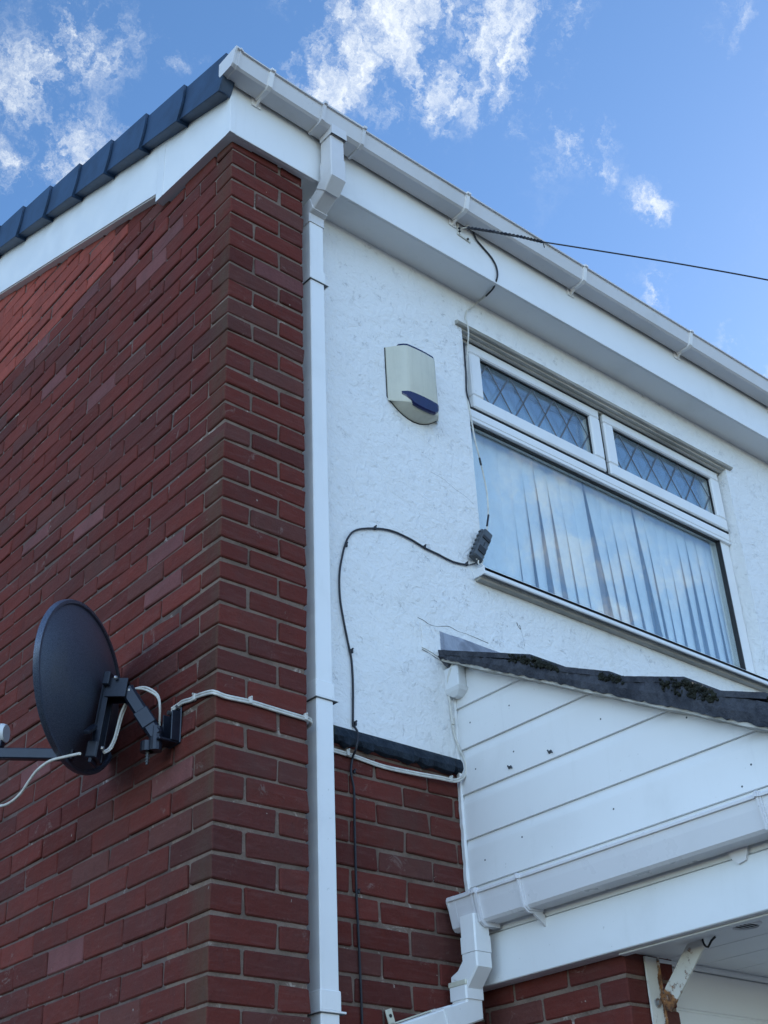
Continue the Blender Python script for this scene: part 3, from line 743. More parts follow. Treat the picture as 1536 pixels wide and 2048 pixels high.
rfo = rf_.build('reflector', dish_mat(), dish, smooth=True)
B0 = DC - DN * .058
def fr(a, b, c): return B0 + DU * a + DW * b - DN * c       # dish-back frame: across, up, behind
mb_ = MB()
mb_.obox(fr(-.005, -.115, .026), (DU, DW, DN), (.024, .130, .005), .002)
mb_.obox(fr(-.026, -.11, .032), (DU, DW, DN), (.003, .12, .012), .001); mb_.obox(fr(.018, -.11, .032), (DU, DW, DN), (.003, .12, .012), .001)
mb_.obox(fr(.0, .012, .036), (DU, DW, DN), (.050, .022, .010), .003)
mb_.obox(fr(-.030, -.012, .066), (DU, DW, DN), (.003, .030, .032), .001); mb_.obox(fr(.018, -.012, .066), (DU, DW, DN), (.003, .030, .032), .001); mb_.obox(fr(-.006, .010, .070), (DU, DW, DN), (.024, .004, .026), .001)
mb_.obox(fr(.0, -.205, .026), (DU, DW, DN), (.034, .026, .016), .004)
mb_.obox(fr(-.045, -.150, .020), (vnorm(DU + DW * .8), vnorm(DW - DU * .8), DN), (.040, .006, .010), .002)
mb_.build('back_bracket', M_BLACK, dish)
for a, b, c in ((-.042, .014, .060), (.034, .018, .060), (-.018, -.198, .051), (-.018, -.016, .100)):
    bo = MB(); p = fr(a, b, c); bo.cyl(p, p - DN * .006, .0065, 12); bo.cyl(p - DN * .006, p - DN * .009, .004, 6); bo.build('bolt', M_ZINC, dish)
am = MB(); a0 = fr(-.005, -.015, .095); a1 = np.array([-.062, .215, -2.238]); ax = vnorm(a1 - a0); sd = vnorm(np.cross(ax, (0, 0, 1))); upv = np.cross(sd, ax)
am.obox((a0 + a1) / 2 , (ax, sd, upv), (np.linalg.norm(a1 - a0) / 2 + .012, .019, .021), .007)
am.obox(a0 + ax * .11, (ax, sd, upv), (.030, .022, .024), .004)
am.cyl(a1 + np.array([0, 0, -.05]), a1 + np.array([0, 0, .022]), .020, 14)
am.cyl(a1 + np.array([-.015, .02, -.050]), a1 + np.array([-.015, .02, -.02]), .020, 14)
am.build('support_arm', M_BLACK, dish)
wf = MB()
wf.box(-.006, .0, .175, .240, -2.262, -2.140, .003); wf.box(-.034, -.004, .177, .182, -2.258, -2.165, .002); wf.box(-.034, -.004, .226, .231, -2.255, -2.165, .002)
wf.box(-.070, -.004, .182, .232, -2.262, -2.254, .002)
wf.build('wall_plate', M_BLACK, dish)
for y, z in ((.186, -2.150), (.232, -2.152)):
    bo = MB(); bo.cyl((-.006, y, z), (-.016, y, z), .007, 8); bo.build('bolt', M_ZINC, dish)
sp_ = MB(); sp_.cyl((-.075, .235, -2.275), (-.075, .235, -2.325), .0035, 8)
for i in range(4): sp_.cyl((-.075, .235, -2.288 - .009 * i), (-.075, .235, -2.291 - .009 * i), .0062, 8)
sp_.build('threaded_bolt', M_GREYB, dish)
fa_ = MB(); f0_ = DC - DW * .212 - DN * .02; f1_ = DC - DW * .205 + DN * .46; fx = vnorm(f1_ - f0_); fs = vnorm(np.cross(fx, (0, 0, 1))); fu = np.cross(fs, fx)
fa_.obox((f0_ + f1_) / 2, (fx, fs, fu), (np.linalg.norm(f1_ - f0_) / 2, .013, .016), .003)
fa_.obox(f0_ + fx * .33, (fx, fs, fu), (.10, .016, .019), .003)
fa_.build('feed_arm', M_BLACK, dish)
lb = MB(); l0 = DC - DW * .205 + DN * .235 + fu * .02
lb.cyl(l0 - DN * .020 + DW * .040, l0 + DN * .055 + DW * .030, .030, 20); lb.cyl(l0 - DN * .032 + DW * .0405, l0 - DN * .020 + DW * .040, .026, 20, .030)
lb.build('lnb_head', M_PVC2, dish, smooth=True)
lk = MB(); lk.obox(l0 + DW * .012, (fx, fs, fu), (.03, .012, .018), .003); lk.build('lnb_clamp', M_BLACK, dish)
c1 = MB()
c1.tube([fr(.012, -.045, .085), fr(.018, -.075, .075), fr(.022, -.11, .070), fr(.020, -.15, .068), fr(.012, -.185, .062), fr(-.010, -.205, .055)], .0034, 8, 4)
c1.tube([fr(.024, -.045, .085), fr(.026, -.075, .078), fr(.029, -.11, .073), fr(.026, -.15, .070), fr(.017, -.187, .064), fr(-.006, -.207, .057)], .0034, 8, 4)
A_ = lambda t, o: a0 + (a1 - a0) * t + o
for o in (0, .008):
    c1.tube([A_(.02, upv * .022 + sd * .0), A_(.15, upv * .045 + np.array([0, 0, o])), A_(.4, upv * .062 + np.array([0, 0, o])), A_(.65, upv * .050 + np.array([-.003, 0, o])), A_(.85, upv * .018 - sd * .028 + np.array([0, 0, o])), A_(1.0, -sd * .028 + np.array([0, -.02, -.03]))], .0032, 8, 4)
c1.build('dish_cable', M_WCAB, dish, smooth=True)
c2 = MB(); c2.tube([onX(160, 1507, -.27), onX(128, 1514, -.28), onX(100, 1522, -.29), onX(75, 1540, -.30), onX(58, 1562, -.30), onX(42, 1586, -.30), onX(22, 1604, -.30), onX(0, 1612, -.30), onX(-40, 1612, -.30), onX(-90, 1560, -.33), onX(-120, 1510, -.38)], .0042, 8, 4)
c2.build('feed_cable', M_WCAB, dish, smooth=True)

# ------------------------------------------------------------------ cables on the walls
def cable(name, pts, r, mat, label, cat='cable', k=5, group=None, n=8, double=None):
    m = MB(); m.tube(pts, r, n, k)
    if double is not None:
        m.tube([np.array(p) + np.array(double) for p in pts], r, n, k)
    o = m.build(name, mat, None, smooth=True, loc=tuple(pts[0])); return tag(o, label, cat, group)
tw = [(-.020, .205, -2.150), (-.010, .185, -2.140), (-.009, .160, -2.138), (-.008, .118, -2.145), (-.008, .085, -2.146), (-.008, .02, -2.158), (-.004, -.006, -2.168), (.03, -.008, -2.172), (.11, -.008, -2.168), (.2, -.008, -2.170), (.30, -.008, -2.172), (.326, -.008, -2.172), (.345, .01, -2.176), (.36, .10, -2.182), (.44, .124, -2.186), (.50, .124, -2.184), (.60, .124, -2.186), (.72, .122, -2.196), (.85, .112, -2.196), (.95, .106, -2.192), (1.02, .100, -2.190), (1.055, .09, -2.165), (1.058, .088, -2.12), (1.048, .105, -2.06), (1.035, .110, -2.0), (1.028, .110, -1.9), (1.022, .108, -1.84), (1.020, .085, -1.79), (1.035, .06, -1.755), (1.07, .05, -1.732), (1.12, .06, -1.722), (1.2, .08, -1.72)]
cab = cable('coaxial_cable', tw, .0037, M_WCAB, 'white twin cable from the dish round the brick corner and along under the black strip', double=(0, -.0005, -.0078))
def clip(parent, p, mat, s=.006, nrm=(0, -1, 0)):
    m = MB(); p = np.array(p, float); nn = np.array(nrm, float); t = np.cross(nn, (0, 0, 1))
    m.obox(p + nn * .004, (t, nn, (0, 0, 1)), (s * .8, .005, s * 1.5), .0015); m.cyl(p + nn * .004 + np.array([0, 0, s * 1.3]), p + nn * .012 + np.array([0, 0, s * 1.3]), .0028, 8)
    m.build('cable_clip', mat, parent)
for p, nn in (((-.004, .10, -2.148), (-1, 0, 0)), ((.112, -.006, -2.168), (0, -1, 0)), ((.312, -.006, -2.172), (0, -1, 0)), ((.575, .122, -2.186), (0, -1, 0)), ((1.0, .105, -2.193), (0, -1, 0)), ((1.032, .11, -1.98), (0, -1, 0)), ((1.028, .11, -1.86), (0, -1, 0))):
    clip(cab, p, M_WCAB, .007, nn)
WY = .109
pxs = [(950, 1126), (932, 1129), (905, 1123), (875, 1108), (850, 1096), (822, 1079), (790, 1064), (765, 1058), (730, 1057), (707, 1063), (693, 1082), (684, 1115), (679, 1150), (680, 1195), (687, 1240), (696, 1285), (703, 1320), (706, 1370), (706, 1445), (708, 1452)]
bpts = [onY(u, v, WY) for u, v in pxs] + [onY(716, 1468, .088), onY(712, 1497, .088), onY(705, 1516, .120), onY(702, 1545, .122), onY(708, 1580, .122), onY(709, 1640, .122), onY(711, 1720, .122), onY(713, 1790, .122), onY(716, 1850, .122), onY(720, 1940, .122), onY(724, 2040, .122)]
bpts += [(bpts[-1][0] + .002, .122, -3.6), (bpts[-1][0], .122, -4.6)]
bc = cable('telephone_cable', bpts, .0037, M_BCAB, 'black cable looping from the grey joint box and dropping down the wall beside the downpipe')
for (u, v) in ((932, 1129), (848, 1095), (749, 1057), (691, 1091), (702, 1303), (709, 1448)): clip(bc, onY(u, v, .113), M_BCAB, .005)
for (u, v) in ((707, 1544), (715, 1784)): clip(bc, onY(u, v, .128), M_BCAB, .004)
# joint box
jb = thing('joint_box', onY(960, 1110, .115), 'small grey telephone joint box hanging at the lower left window corner', 'junction box')
q0 = np.array(onY(974, 1066, .085)); q1 = np.array(onY(953, 1117, .085)); jx = vnorm(q1 - q0); jy = np.array([0, 1.0, 0]); jw = np.cross(jx, jy)
L_ = np.linalg.norm(q1 - q0); m_ = MB(); jc = (q0 + q1) / 2
m_.obox(jc, (jx, jy, jw), (L_ / 2, .014, .022), .004); m_.obox(jc + jy * .010, (jx, jy, jw), (L_ / 2 + .004, .009, .026), .003)
for i in range(6):
    for s_ in (-1, 1): m_.obox(jc + jx * (-L_ / 2 + L_ * (i + .5) / 6) + jw * s_ * .026 + jy * .008, (jx, jy, jw), (.0045, .006, .005), .001)
m_.build('casing', M_GREYB, jb)
m_ = MB(); m_.obox(jc + jx * .035 - jy * .0155, (jx, jy, jw), (.016, .002, .018), .001); m_.obox(jc - jx * .030 - jy * .0155, (jx, jy, jw), (.008, .0025, .020), .001); m_.obox(jc - jy * .0145, (jx, jy, jw), (.010, .001, .0018), 0)
m_.build('lid', M_DARK, jb)
m_ = MB(); m_.tube([jc + jx * (L_ / 2), onY(953, 1122, .10), onY(944, 1126, .108), onY(936, 1129, WY)], .0040, 8, 4); m_.tube([jc + jx * (L_ / 2 - .004) + jw * .010, jc + jx * (L_ / 2 + .014) + jw * .016, jc + jx * (L_ / 2 + .004) + jw * .028, jc + jx * (L_ / 2 - .02) + jw * .03], .003, 8, 4)
m_.build('wire_tail', M_WCAB, jb, smooth=True)
# drop cable down from the eaves to the joint box
def onZ(u, v, Z):
    r = RM.T @ np.array([(u - 768) / 2584.43, (v - 1024) / 2584.43, 1.0]); t = (Z - RAYC[2]) / r[2]; return tuple(RAYC + t * r)
d1 = [onY(946, 462, -.045), onY(952, 478, -.042), onY(965, 494, -.041), onY(982, 514, -.041), onY(992, 532, -.041), onY(995, 548, -.042), onY(993, 560, -.040), onZ(986, 577, .069), onZ(972, 592, .070)]
d2 = [onZ(972, 592, .070), onZ(956, 604, .070), onY(941, 616, .108), onY(934, 622, .110), onY(931, 634, .110), onY(935, 650, .098), onY(937, 668, .085), onY(935, 700, .108), onY(933, 740, .112), onY(934, 780, .112), onY(938, 812, .112), onY(944, 846, .112), onY(950, 880, .112), onY(959, 915, .113), onY(963, 932, .113), onY(968, 955, .11), onY(973, 980, .105), onY(976, 1010, .10), onY(976, 1035, .095), onY(974, 1062, .085)]
dc = cable('drop_cable', d1, .0040, M_BCAB, 'thin black and white cable dropping from the eaves past the window side')
m_ = MB(); m_.tube(d2, .0034, 8, 5); m_.build('white_run', M_WCAB, dc, smooth=True)
m_ = MB(); m_.tube([onY(928, 686, .111), onY(930, 720, .111), onY(932, 745, .111), onY(933, 780, .1105), onY(937, 800, .1105), onY(940, 812, .111)], .0036, 8, 4)
m_.build('black_run', M_BCAB, dc, smooth=True)
m_ = MB(); m_.tube([onY(959, 916, .1095), onY(962, 930, .1095)], .0042, 8, 0); m_.build('black_sleeve', M_BCAB, dc, smooth=True)
m_ = MB(); m_.tube([onY(977, 1030, .092), onY(974, 1052, .086)], .0040, 8, 0); m_.build('black_sleeve', M_BCAB, dc, smooth=True)
# anchor and overhead wire
an = thing('wire_anchor', (1.16, -.036, .26), 'small rusty white bracket on the fascia holding the overhead wire', 'wire bracket')
BK = (0, 0, 0, 1)
m_ = MB(); m_.obox((1.137, -.039, .272), X3, (.005, .003, .045), .001, BK)
e0 = np.array((1.137, -.039, .232)); e1 = np.array((1.205, -.039, .224)); m_.obox((e0 + e1) / 2, (e1 - e0, (0, 1, 0), (0, 0, 1)), (.035, .003, .005), .001, BK)
m_.tube([(1.142, -.042, .262), (1.155, -.055, .266), (1.172, -.062, .272), (1.180, -.064, .276), (1.176, -.066, .283), (1.166, -.062, .282)], .0028, 8, 3, col=BK)
m_.build('bracket_plate', M_RUST, an)
for p in ((1.139, -.042, .245), (1.186, -.042, .227), (1.139, -.042, .262)):
    m_ = MB(); m_.cyl(p, (p[0], p[1] - .006, p[2]), .0052, 8); m_.build('screw', M_DARK, an)
def ray(u, v):
    return RM.T @ np.array([(u - 768) / 2584.43, (v - 1024) / 2584.43, 1.0])
# the wire leaves towards a pole in the street, sagging
def at(u, v, d): return tuple(RAYC + ray(u, v) * d)
D0 = 5.05
wp = [at(935, 455, D0), at(985, 463, 5.02), at(1040, 473, 4.98), at(1086, 484, 4.95)]
wp2 = [at(1086, 484, 4.95), at(1150, 494, 4.90), at(1300, 518, 4.84), at(1400, 535, 4.80), at(1536, 560, 4.76), at(1800, 613, 4.7), at(2300, 730, 4.6), at(3000, 930, 4.5), at(4200, 1340, 4.3)]
m_ = MB(); m_.tube(wp2, .0029, 8, 6); ow = m_.build('overhead_wire', M_BCAB, None, smooth=True, loc=wp[0])
tag(ow, 'black overhead telephone wire running off from the eaves across the sky', 'wire')
m_ = MB()
for ph in (0, math.pi):
    P = []
    for i in range(70):
        t = i / 69 * 3; k = min(int(t), 2); a = np.array(wp[k]); b = np.array(wp[k + 1]); p = a + (b - a) * (t - k)
        th = i * .95 + ph; P.append(p + np.array([0, -1, 0]) * .0032 * math.cos(th) + np.array([0, 0, 1]) * .0032 * math.sin(th))
    m_.tube(P, .0036, 6, 0)
m_.tube([wp[-1], np.array(wp[-1]) + np.array([.002, 0, -.012]), np.array(wp[-1]) + np.array([.004, 0, -.026])], .0022, 6, 0)
m_.build('twisted_grip', M_BCAB, ow, smooth=True)

# ------------------------------------------------------------------ porch
po = thing('porch', (1.3, -.5, GZ), 'porch with white boarded cheek, mossy slate verge, white fascia and brick pier', 'porch')
YF = -1.62
def yv(z): return .06 + (z + 1.78) / .549           # verge underside line
GR = [-1.775, -1.926, -2.079, -2.235, -2.388, -2.543, -2.70]
cl = MB(); CX = 1.058
for i in range(len(GR) - 1):
    zt_, zb_ = GR[i], GR[i + 1]
    prof = [(CX + .009, zt_ - .0005), (CX + .009, zt_ - .005), (CX + .0055, zt_ - .014), (CX + .0022, zt_ - .024), (CX + .0003, zt_ - .034), (CX, zt_ - .04), (CX, zb_ + .0012), (CX + .010, zb_ + .0004)]
    A1 = []; B1 = []
    for x, z in prof:
        A1.append((x, .124, z)); B1.append((x, max(YF, yv(z) - .035), z))
    cl.loft([A1, B1], closed=False, caps=False)
cl.box(CX + .012, CX + .02, .0, .124, -2.85, -1.80); cl.build('cladding', M_PVC, po)
bkp = MB(); bkp.add([(CX + .0105, .124, -1.70), (CX + .0105, .124, -2.85), (CX + .0105, YF, -2.85), (CX + .0105, YF, yv(-2.6) * 0 - 2.60)], [(0, 1, 2, 3)]); bkp.build('cladding_batten', M_DARK, po)
# nail / fixing specks on the boards
for u, v in ((1018, 1535), (1098, 1504)):
    nl = MB(); c = np.array(onX(u, v, CX - .004)); nl.tube([c + np.array([0, .006, .008]), c, c + np.array([0, -.008, .003]), c + np.array([0, -.012, -.006])], .0026, 6, 2); nl.cyl(c, c + np.array([.005, 0, 0]), .005, 8); nl.build('bent_nail', M_GREYB, po)
for u, v in ((1018, 1411), (1201, 1438), (1027, 1503), (940, 1445), (1227, 1618), (1502, 1529), (1484, 1573), (951, 1538), (1044, 1674), (970, 1720), (1373, 1435)):
    nl = MB(); c = np.array(onX(u, v, CX - .0005)); nl.cyl(c, c + np.array([.003, 0, 0]), .0030, 8); nl.build('fixing', M_GREYB, po)
ct = MB(); rings = []
for i in range(50):
    z = -1.80 - (2.70 - 1.80) * i / 49; e = random.uniform(-.0018, .0018); rings.append([(1.052 + e, .128, z), (1.049 + e, .112, z), (1.0565, .1085 + e, z), (1.062, .112, z), (1.062, .128, z)])
ct.loft(rings); ct.build('sealant_bead', M_PVC, po)
# end block under the verge
eb = MB(); eb.box(1.018, 1.0575, .050, .118, -1.868, -1.785, .003); eb.loft([[(1.012, .044, -1.866), (1.012, .122, -1.866), (1.0575, .122, -1.866), (1.0575, .044, -1.866)], [(1.018, .050, -1.878), (1.018, .116, -1.878), (1.0575, .116, -1.878), (1.0575, .050, -1.878)], [(1.030, .072, -1.894), (1.030, .096, -1.894), (1.0575, .096, -1.894), (1.0575, .072, -1.894)]])
eb.build('end_block', M_PVC2, po)
# verge: undercloak, slate edges, moss
uc = MB(); rings = []
NV = 70
for i in range(NV + 1):
    y = .112 + (YF - .112) * i / NV; zz = -1.78 + (y - .06) * .549; e = random.uniform(-.0022, .0022)
    rings.append([(1.004 + e, y, zz - .004 + e), (1.060, y, zz - .006 + e), (1.060, y, zz + .010), (1.004 + e, y, zz + .010)])
uc.loft(rings); uc.build('verge_undercloak', M_LINT, po)
ve = MB(); rings = []
for i in range(NV * 2 + 1):
    y = .113 + (YF - .113) * i / NV / 2; zz = -1.78 + (y - .06) * .549; e = [random.uniform(-.0035, .0035) for _ in range(6)]
    hv = np.interp(-y, [-.113, .06, .32, .42, .62, .86, .97, 1.2, 1.6], [.020, .038, .060, .048, .062, .080, .066, .085, .085])
    rings.append([(.998 + e[0], y, zz + .004 + e[1]), (.993 + e[2], y, zz + hv * .5), (.995 + e[3], y, zz + hv + e[4] * .5), (1.05, y, zz + hv), (1.07, y, zz + .008)])
ve.loft(rings); ve.build('verge_mortar', M_SLATE, po)
rs = MB()
steps = [(.113, .032, -.315, .084), (-.395, .058, -.625, .078), (-.66, .068, -.885, .106), (-.955, .078, -1.13, .104), (-1.20, .080, -1.42, .11), (-1.45, .085, -1.66, .11)]
for j, (ya_, ta, yb, tb) in enumerate(steps):
    nseg = 16; rings = []
    for i in range(nseg + 1):
        t = i / nseg; y = ya_ + (yb - ya_) * t; z = -1.78 + (y - .06) * .549 + ta + (tb - ta) * t; e = random.uniform(-.0016, .0016)
        rings.append([(.992 + e, y, z - .016), (.990 + e, y, z + .002 + e * .5), (4.2, y, z + .002), (4.2, y, z - .016)])
    rs.loft(rings)
    rings = [[(1.0 , y, z0), (1.0, y, z0 + .01), (4.2, y, z0 + .01), (4.2, y, z0)] for y, z0 in ((ya_ + .07, -1.78 + (ya_ + .01) * .549 + ta - .012), (yb - .07, -1.78 + (yb - .13) * .549 + ta - .01))]
    rs.loft(rings)
rs.build('slate_roof', M_SLATE, po)
ms = MB(); random.seed(5)
def moss(y0, t0, y1, t1, x=1.0, n=70):
    ms = MB()
    for i in range(int(n * 3.2)):
        t = random.random(); y = y0 + (y1 - y0) * t; base = -1.78 + (y - .06) * .549
        top = t0 + (t1 - t0) * t; k = random.random() ** .7
        c = np.array([x - .006 + random.uniform(-.006, .03), y, base + .045 + (top - .050) * k]); r = random.uniform(.0022, .0062)
        d = [vnorm(rng.normal(size=3)) for _ in range(3)]; d1_ = vnorm(np.cross(d[0], d[1]))
        ms.obox(c, (d[0], d1_, np.cross(d[0], d1_)), (r, r * random.uniform(.5, 1), r * random.uniform(.5, 1)), r * .35)
    ms.build('moss', M_MOSS, po)
moss(-.22, .076, -.315, .084, n=120); moss(-.315, .084, -.43, .060, n=170); moss(-.58, .074, -.67, .072, n=90); moss(-.885, .104, -.98, .082, n=170); moss(-.80, .096, -.89, .104, n=70); moss(-1.13, .10, -1.25, .085, n=110)
lf = MB(); n = 26; rings = []
for i in range(n + 1):
    x = 1.0 + 3.2 * (i / n) ** 1.6; e = random.uniform(-.003, .003); xs_ = x + (.014 * math.sin(3) if i == 0 else 0)
    rings.append([(x, .1135, -1.640 + e), (x + (.012 if i == 0 else 0), .1095 + e * .4, -1.648 + e), (x + (.022 if i == 0 else 0), .1065 + e * .5, -1.70), (x + (.008 if i == 0 else 0), .098, -1.745), (x + .01, .105, -1.752 - .05 * min(1, i / 3)), (x, .1135, -1.752 - .05 * min(1, i / 3))])
lf.loft(rings); lf.build('lead_flashing', M_LEAD, po)
# fascias
fp = MB()
fp.box(1.0465, 1.0565, YF, .1285, -2.706, -2.575, .0015); fp.box(1.0425, 1.0565, YF, .1285, -2.856, -2.7085, .0025); fp.box(1.0565, 1.100, YF, .1285, -2.856, -2.8475, .0015)
fp.build('fascia_board', M_PVC2, po)
fp = MB(); fp.box(1.070, 1.098, YF, -.452, -2.8615, -2.8565, .001); fp.box(1.100, 1.118, YF, -.452, -2.852, -2.8475, .001); fp.build('soffit_trim', M_PVC2, po)
sf = MB()
xe = [1.100, 1.295, 1.450, 1.605, 1.76, 1.915, 2.07, 2.225, 2.38, 2.535, 2.69, 2.845, 3.0, 3.155, 3.31]
for a, b in zip(xe[:-1], xe[1:]): sf.box(a + .002, b - .002, YF, -.20, -2.846, -2.838, .002)
sf.box(1.1, 3.3, YF, -.2, -2.838, -2.83)
soff = sf.build('soffit', M_PVC2, po)
vt = MB()
NR = 28
def circ(r, z): return [(1.155 + r * math.cos(2 * math.pi * k / NR), -.826 + r * math.sin(2 * math.pi * k / NR), z) for k in range(NR)]
vt.loft([circ(.046, -2.846), circ(.046, -2.850), circ(.043, -2.853), circ(.036, -2.853), circ(.034, -2.848)], caps=False)
for i in range(-2, 3):
    hw_ = math.sqrt(.034 ** 2 - (.013 * i) ** 2); vt.obox((1.155, -.826 + .013 * i, -2.850), (vnorm((1, 0, 0)), vnorm((0, 1, .5)), vnorm((0, -.5, 1))), (hw_, .0055, .0008))
vent = vt.build('round_vent', M_PVC2, po)
vd = MB(); vd.add(circ(.035, -2.8472), [tuple(range(NR))]); vd.build('vent_recess', M_DARK, vent)
# brick pier of the porch, own coursing
pz = {}
for k in range(0, 34): pz[k] = -2.835 - .0752 * k
pb = MB()
def bk2(x0, x1, y0, y1, k, col):
    zt2 = pz[k] - J; zb2 = pz[k + 1] + J
    pb.obox(((x0 + x1) / 2, (y0 + y1) / 2, (zt2 + zb2) / 2), X3, ((x1 - x0) / 2, (y1 - y0) / 2, (zt2 - zb2) / 2), .0042, col, .0009)
for k in range(0, 31):
    if k % 2 == 0:
        bk2(1.1, 1.2025, -.445, -.230, k, tone()); bk2(1.2125, 1.3175, -.445, -.34, k, tone()); y = -.220
    else:
        bk2(1.1, 1.315, -.445, -.3425, k, tone()); y = -.3325
    while y < .12:
        y1 = min(y + .215, .135); bk2(1.1, 1.2025, y, y1, k, tone()); y += .225
pier = pb.build('brick_pier', M_BRICK, po)
mt = MB(); mt.box(1.106, 1.311, -.439, .15, GZ, -2.84); mt.build('mortar_joints', M_MORTAR, pier)
dpn = MB()
dpn.box(1.3185, 3.6, -.428, -.40, -2.974, -2.862, .002); 
for i in range(16): dpn.box(1.3185, 3.6, -.428, -.40, -2.979 - .15 * i - .146, -2.979 - .15 * i, .004)
dpn.box(1.3185, 3.6, -.4235, -.4, -5.2, -2.9)
dpn.box(1.24, 3.6, -.446, -.4281, -2.862, -2.846, .004)
dpn.build('wall_panel', M_PVC2, po)
# porch gutter along the cheek (x = constant)
pg = thing('porch_gutter', (1.0, -.5, -2.68), 'white square gutter below the boarded porch cheek', 'gutter')
PZ = -2.609; PB = 1.0455
def ring_side(y, prof): return [(PB - o * .92, y, PZ + u * 1.2) for o, u in prof]
m_ = MB(); m_.loft([ring_side(y, gut_profile(0)) for y in (YF, -1.0, -.5, -.02)]); m_.build('gutter_channel', M_GUTP, pg)
m_ = MB(); m_.loft([ring_side(y, gut_profile(0, grow=.005)) for y in (-.022, .02, .06, .094)])
m_.loft([[(PB - o * .92, y, PZ + u * 1.2) for o, u in solid] for y in (.094, .100)])
m_.loft([ring_side(.066, gut_profile(0, grow=.0058)), ring_side(.0945, gut_profile(0, grow=.0065))])
for y in (-.028, -.012): m_.loft([ring_side(y - .006, gut_profile(0, grow=.011)), ring_side(y + .004, gut_profile(0, grow=.011))])
m_.build('gutter_outlet', M_GUTP, pg)
for y in (-.212, -1.075):
    m_ = MB(); m_.loft([ring_side(y - .008, gut_profile(0, grow=.005)), ring_side(y + .008, gut_profile(0, grow=.005))])
    m_.loft([ring_side(y - .003, gut_profile(0, grow=.010)), ring_side(y + .003, gut_profile(0, grow=.010))])
    m_.loft([[(1.042, y - .004, -2.70), (.985, y - .004, -2.695), (1.042, y - .004, -2.735)], [(1.042, y + .004, -2.70), (.985, y + .004, -2.695), (1.042, y + .004, -2.735)]])
    m_.build('gutter_bracket', M_GUTP, pg)
m_ = MB(); pts = [(-.895, -2.66), (-.955, -2.66), (-.955, -2.700), (-.945, -2.722), (-.92, -2.727), (-.905, -2.712), (-.893, -2.69)]
m_.loft([[(1.0424, y, z) for y, z in pts], [(1.034, y, z) for y, z in pts]]); m_.build('fixing_lug', M_GUTP, pg)

pd = thing('porch_downpipe', (.97, .0, GZ), 'white square downpipe with stacked sockets and offset below the porch gutter', 'downpipe')
QX = .9695
def seg(path, hw, mat, name, hd=None):
    m = MB(); sq_pipe(m, path, hw, hd or hw, .0045); m.build(name, mat, pd)
seg([(QX, .0125, -2.665), (QX, .0125, -2.73)], .0325, M_PVC, 'pipe')
seg([(QX, .0125, -2.729), (QX, .0125, -2.777)], .0345, M_PVC, 'pipe_socket')
seg([(QX, .0125, -2.778), (QX, .0125, -2.808), (QX, .050, -2.848), (QX, .0675, -2.855), (QX, .0675, -2.868)], .0330, M_PVC, 'offset_bend')
seg([(QX, .0675, -2.866), (QX, .0675, -2.905)], .0375, M_PVC, 'pipe_socket')
m_ = MB(); m_.box(QX - .039, QX + .039, .029, .106, -2.8655, -2.850, .002); m_.build('pipe_socket', M_CREAM, pd)
SD = vnorm((-.30, 0, -.098))
E0 = np.array([QX, .0675, -2.935])
seg([(QX, .0675, -2.903), tuple(E0), tuple(E0 + SD * .10)], .0335, M_PVC, 'elbow') if False else None
m_ = MB(); sq_pipe(m_, [(QX, .0675, -2.903), tuple(E0), tuple(E0 + SD * .105)], .0335, .0335, .0045, across=(0, 1, 0)); m_.build('elbow', M_PVC, pd)
m_ = MB(); sq_pipe(m_, [tuple(E0 + SD * .095), tuple(E0 + SD * .125)], .0365, .0365, .0045, across=(0, 1, 0)); m_.build('pipe_socket', M_PVC, pd)
m_ = MB(); sq_pipe(m_, [tuple(E0 + SD * .12), tuple(E0 + SD * .53)], .0325, .0325, .0045, across=(0, 1, 0)); m_.build('pipe', M_PVC, pd)
m_ = MB(); pz_ = E0 + SD * .19; nu = np.array([SD[2], 0, -SD[0]]); nu = nu if nu[2] > 0 else -nu
m_.obox(pz_ + nu * .036 + np.array([0, .03, 0]), (SD, (0, 1, 0), nu), (.085, .010, .002), .001)
m_.obox(pz_ + SD * .075 + nu * .055 + np.array([0, .045, 0]), (SD, (0, 1, 0), nu), (.013, .003, .022), .002)
strap = m_.build('pipe_strap', M_CREAM, pd)
m_ = MB(); c = pz_ + SD * .075 + nu * .058 + np.array([0, .041, 0]); m_.cyl(c, c + np.array([0, .002, 0]), .0055, 10); m_.build('screw_hole', M_DARK, strap)

fe = MB(); fe.box(1.0425, 4.2, YF - .012, YF, -2.856, -2.62, .002); fe.box(1.0425, 4.2, YF, -.20, -2.6, -2.59); fe.build('front_fascia', M_PVC, po)
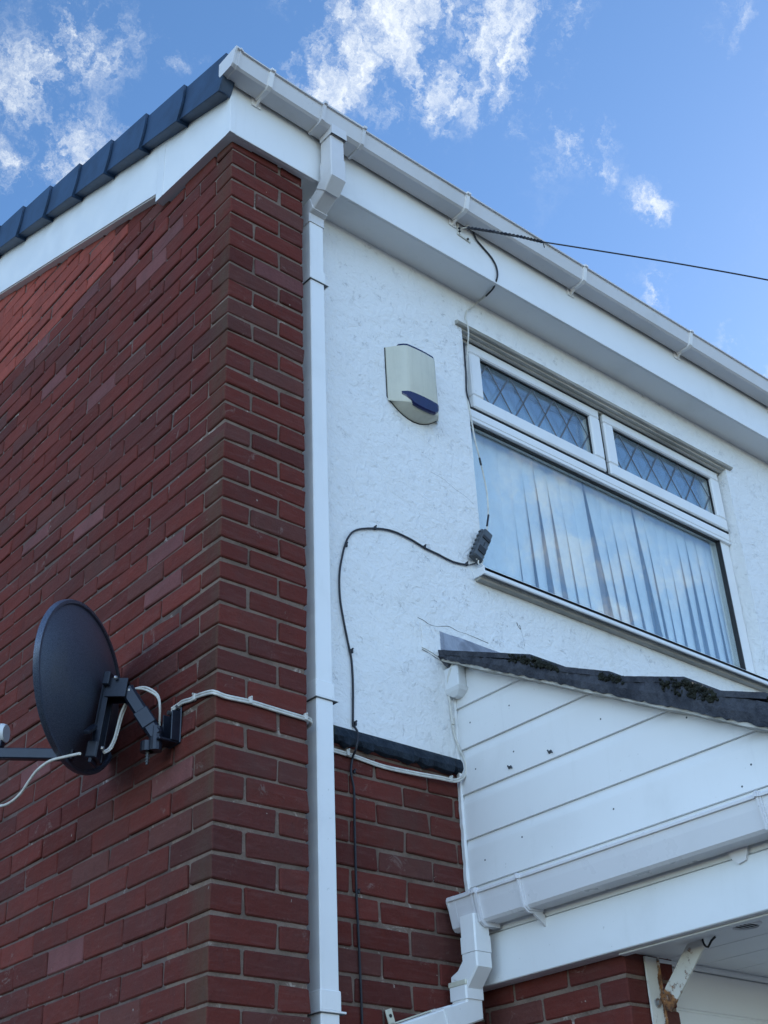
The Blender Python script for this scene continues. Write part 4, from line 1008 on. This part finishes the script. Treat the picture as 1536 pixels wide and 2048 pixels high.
# rusty support bracket under the canopy
rb = thing('support_bracket', (1.205, -.455, -3.0), 'flaking white steel angle bracket with rust propping the porch canopy', 'bracket')
m_ = MB()
def flat(mb, p, q, wdir, hw, th, segs=14, rustf=lambda t, s: 0.0):
    p = np.array(p, float); q = np.array(q, float); d = vnorm(q - p); wv = vnorm(wdir); nn = np.cross(d, wv); rings = []; cols = []
    base = len(mb.v)
    for i in range(segs + 1):
        t = i / segs; c = p + (q - p) * t
        for (a, b) in ((-1, -1), (-.5, -1), (.5, -1), (1, -1), (1, 1), (.5, 1), (-.5, 1), (-1, 1)):
            j = random.uniform(-.0006, .0006)
            mb.v.append(tuple(c + wv * (hw * a + j) + nn * th * b)); r = rustf(t, a); mb.c.append((r, r, r, 1))
    n = 8
    for i in range(segs):
        for k in range(n):
            k2 = (k + 1) % n; mb.f.append((base + i * n + k, base + i * n + k2, base + (i + 1) * n + k2, base + (i + 1) * n + k))
    mb.f.append(tuple(base + k for k in range(n))[::-1]); mb.f.append(tuple(base + segs * n + k for k in range(n)))
flat(m_, (1.206, -.4525, -2.852), (1.206, -.4525, -3.45), (1, 0, 0), .025, .003, 24, lambda t, s: .0 + .55 * max(0, s) ** 3 * (1 if t > .05 else .3))
flat(m_, (1.2325, -.4575, -2.852), (1.2325, -.4575, -3.45), (0, 1, 0), .006, .0018, 24, lambda t, s: .75)
m_.build('upright', M_RUST, rb)
m_ = MB(); flat(m_, (1.226, -.470, -2.985), (1.19, -.647, -2.842), vnorm((0, .63, .78)), .026, .003, 20, lambda t, s: (.85 if t < .18 else .05 + .20 * abs(s)))
m_.build('brace', M_RUST, rb)
m_ = MB(); m_.cyl((1.207, -.456, -2.978), (1.207, -.4605, -2.978), .0125, 18); m_.cyl((1.207, -.4605, -2.978), (1.207, -.467, -2.978), .0065, 6); m_.build('bolt', M_ZINC, rb)
m_ = MB(); m_.tube([(1.185, -.66, -2.846), (1.186, -.662, -2.862), (1.188, -.672, -2.870), (1.189, -.685, -2.856), (1.190, -.70, -2.848)], .003, 6, 2); m_.build('hook', M_DARK, rb)

for o in SC.objects:
    if '_org' in o: del o['_org']
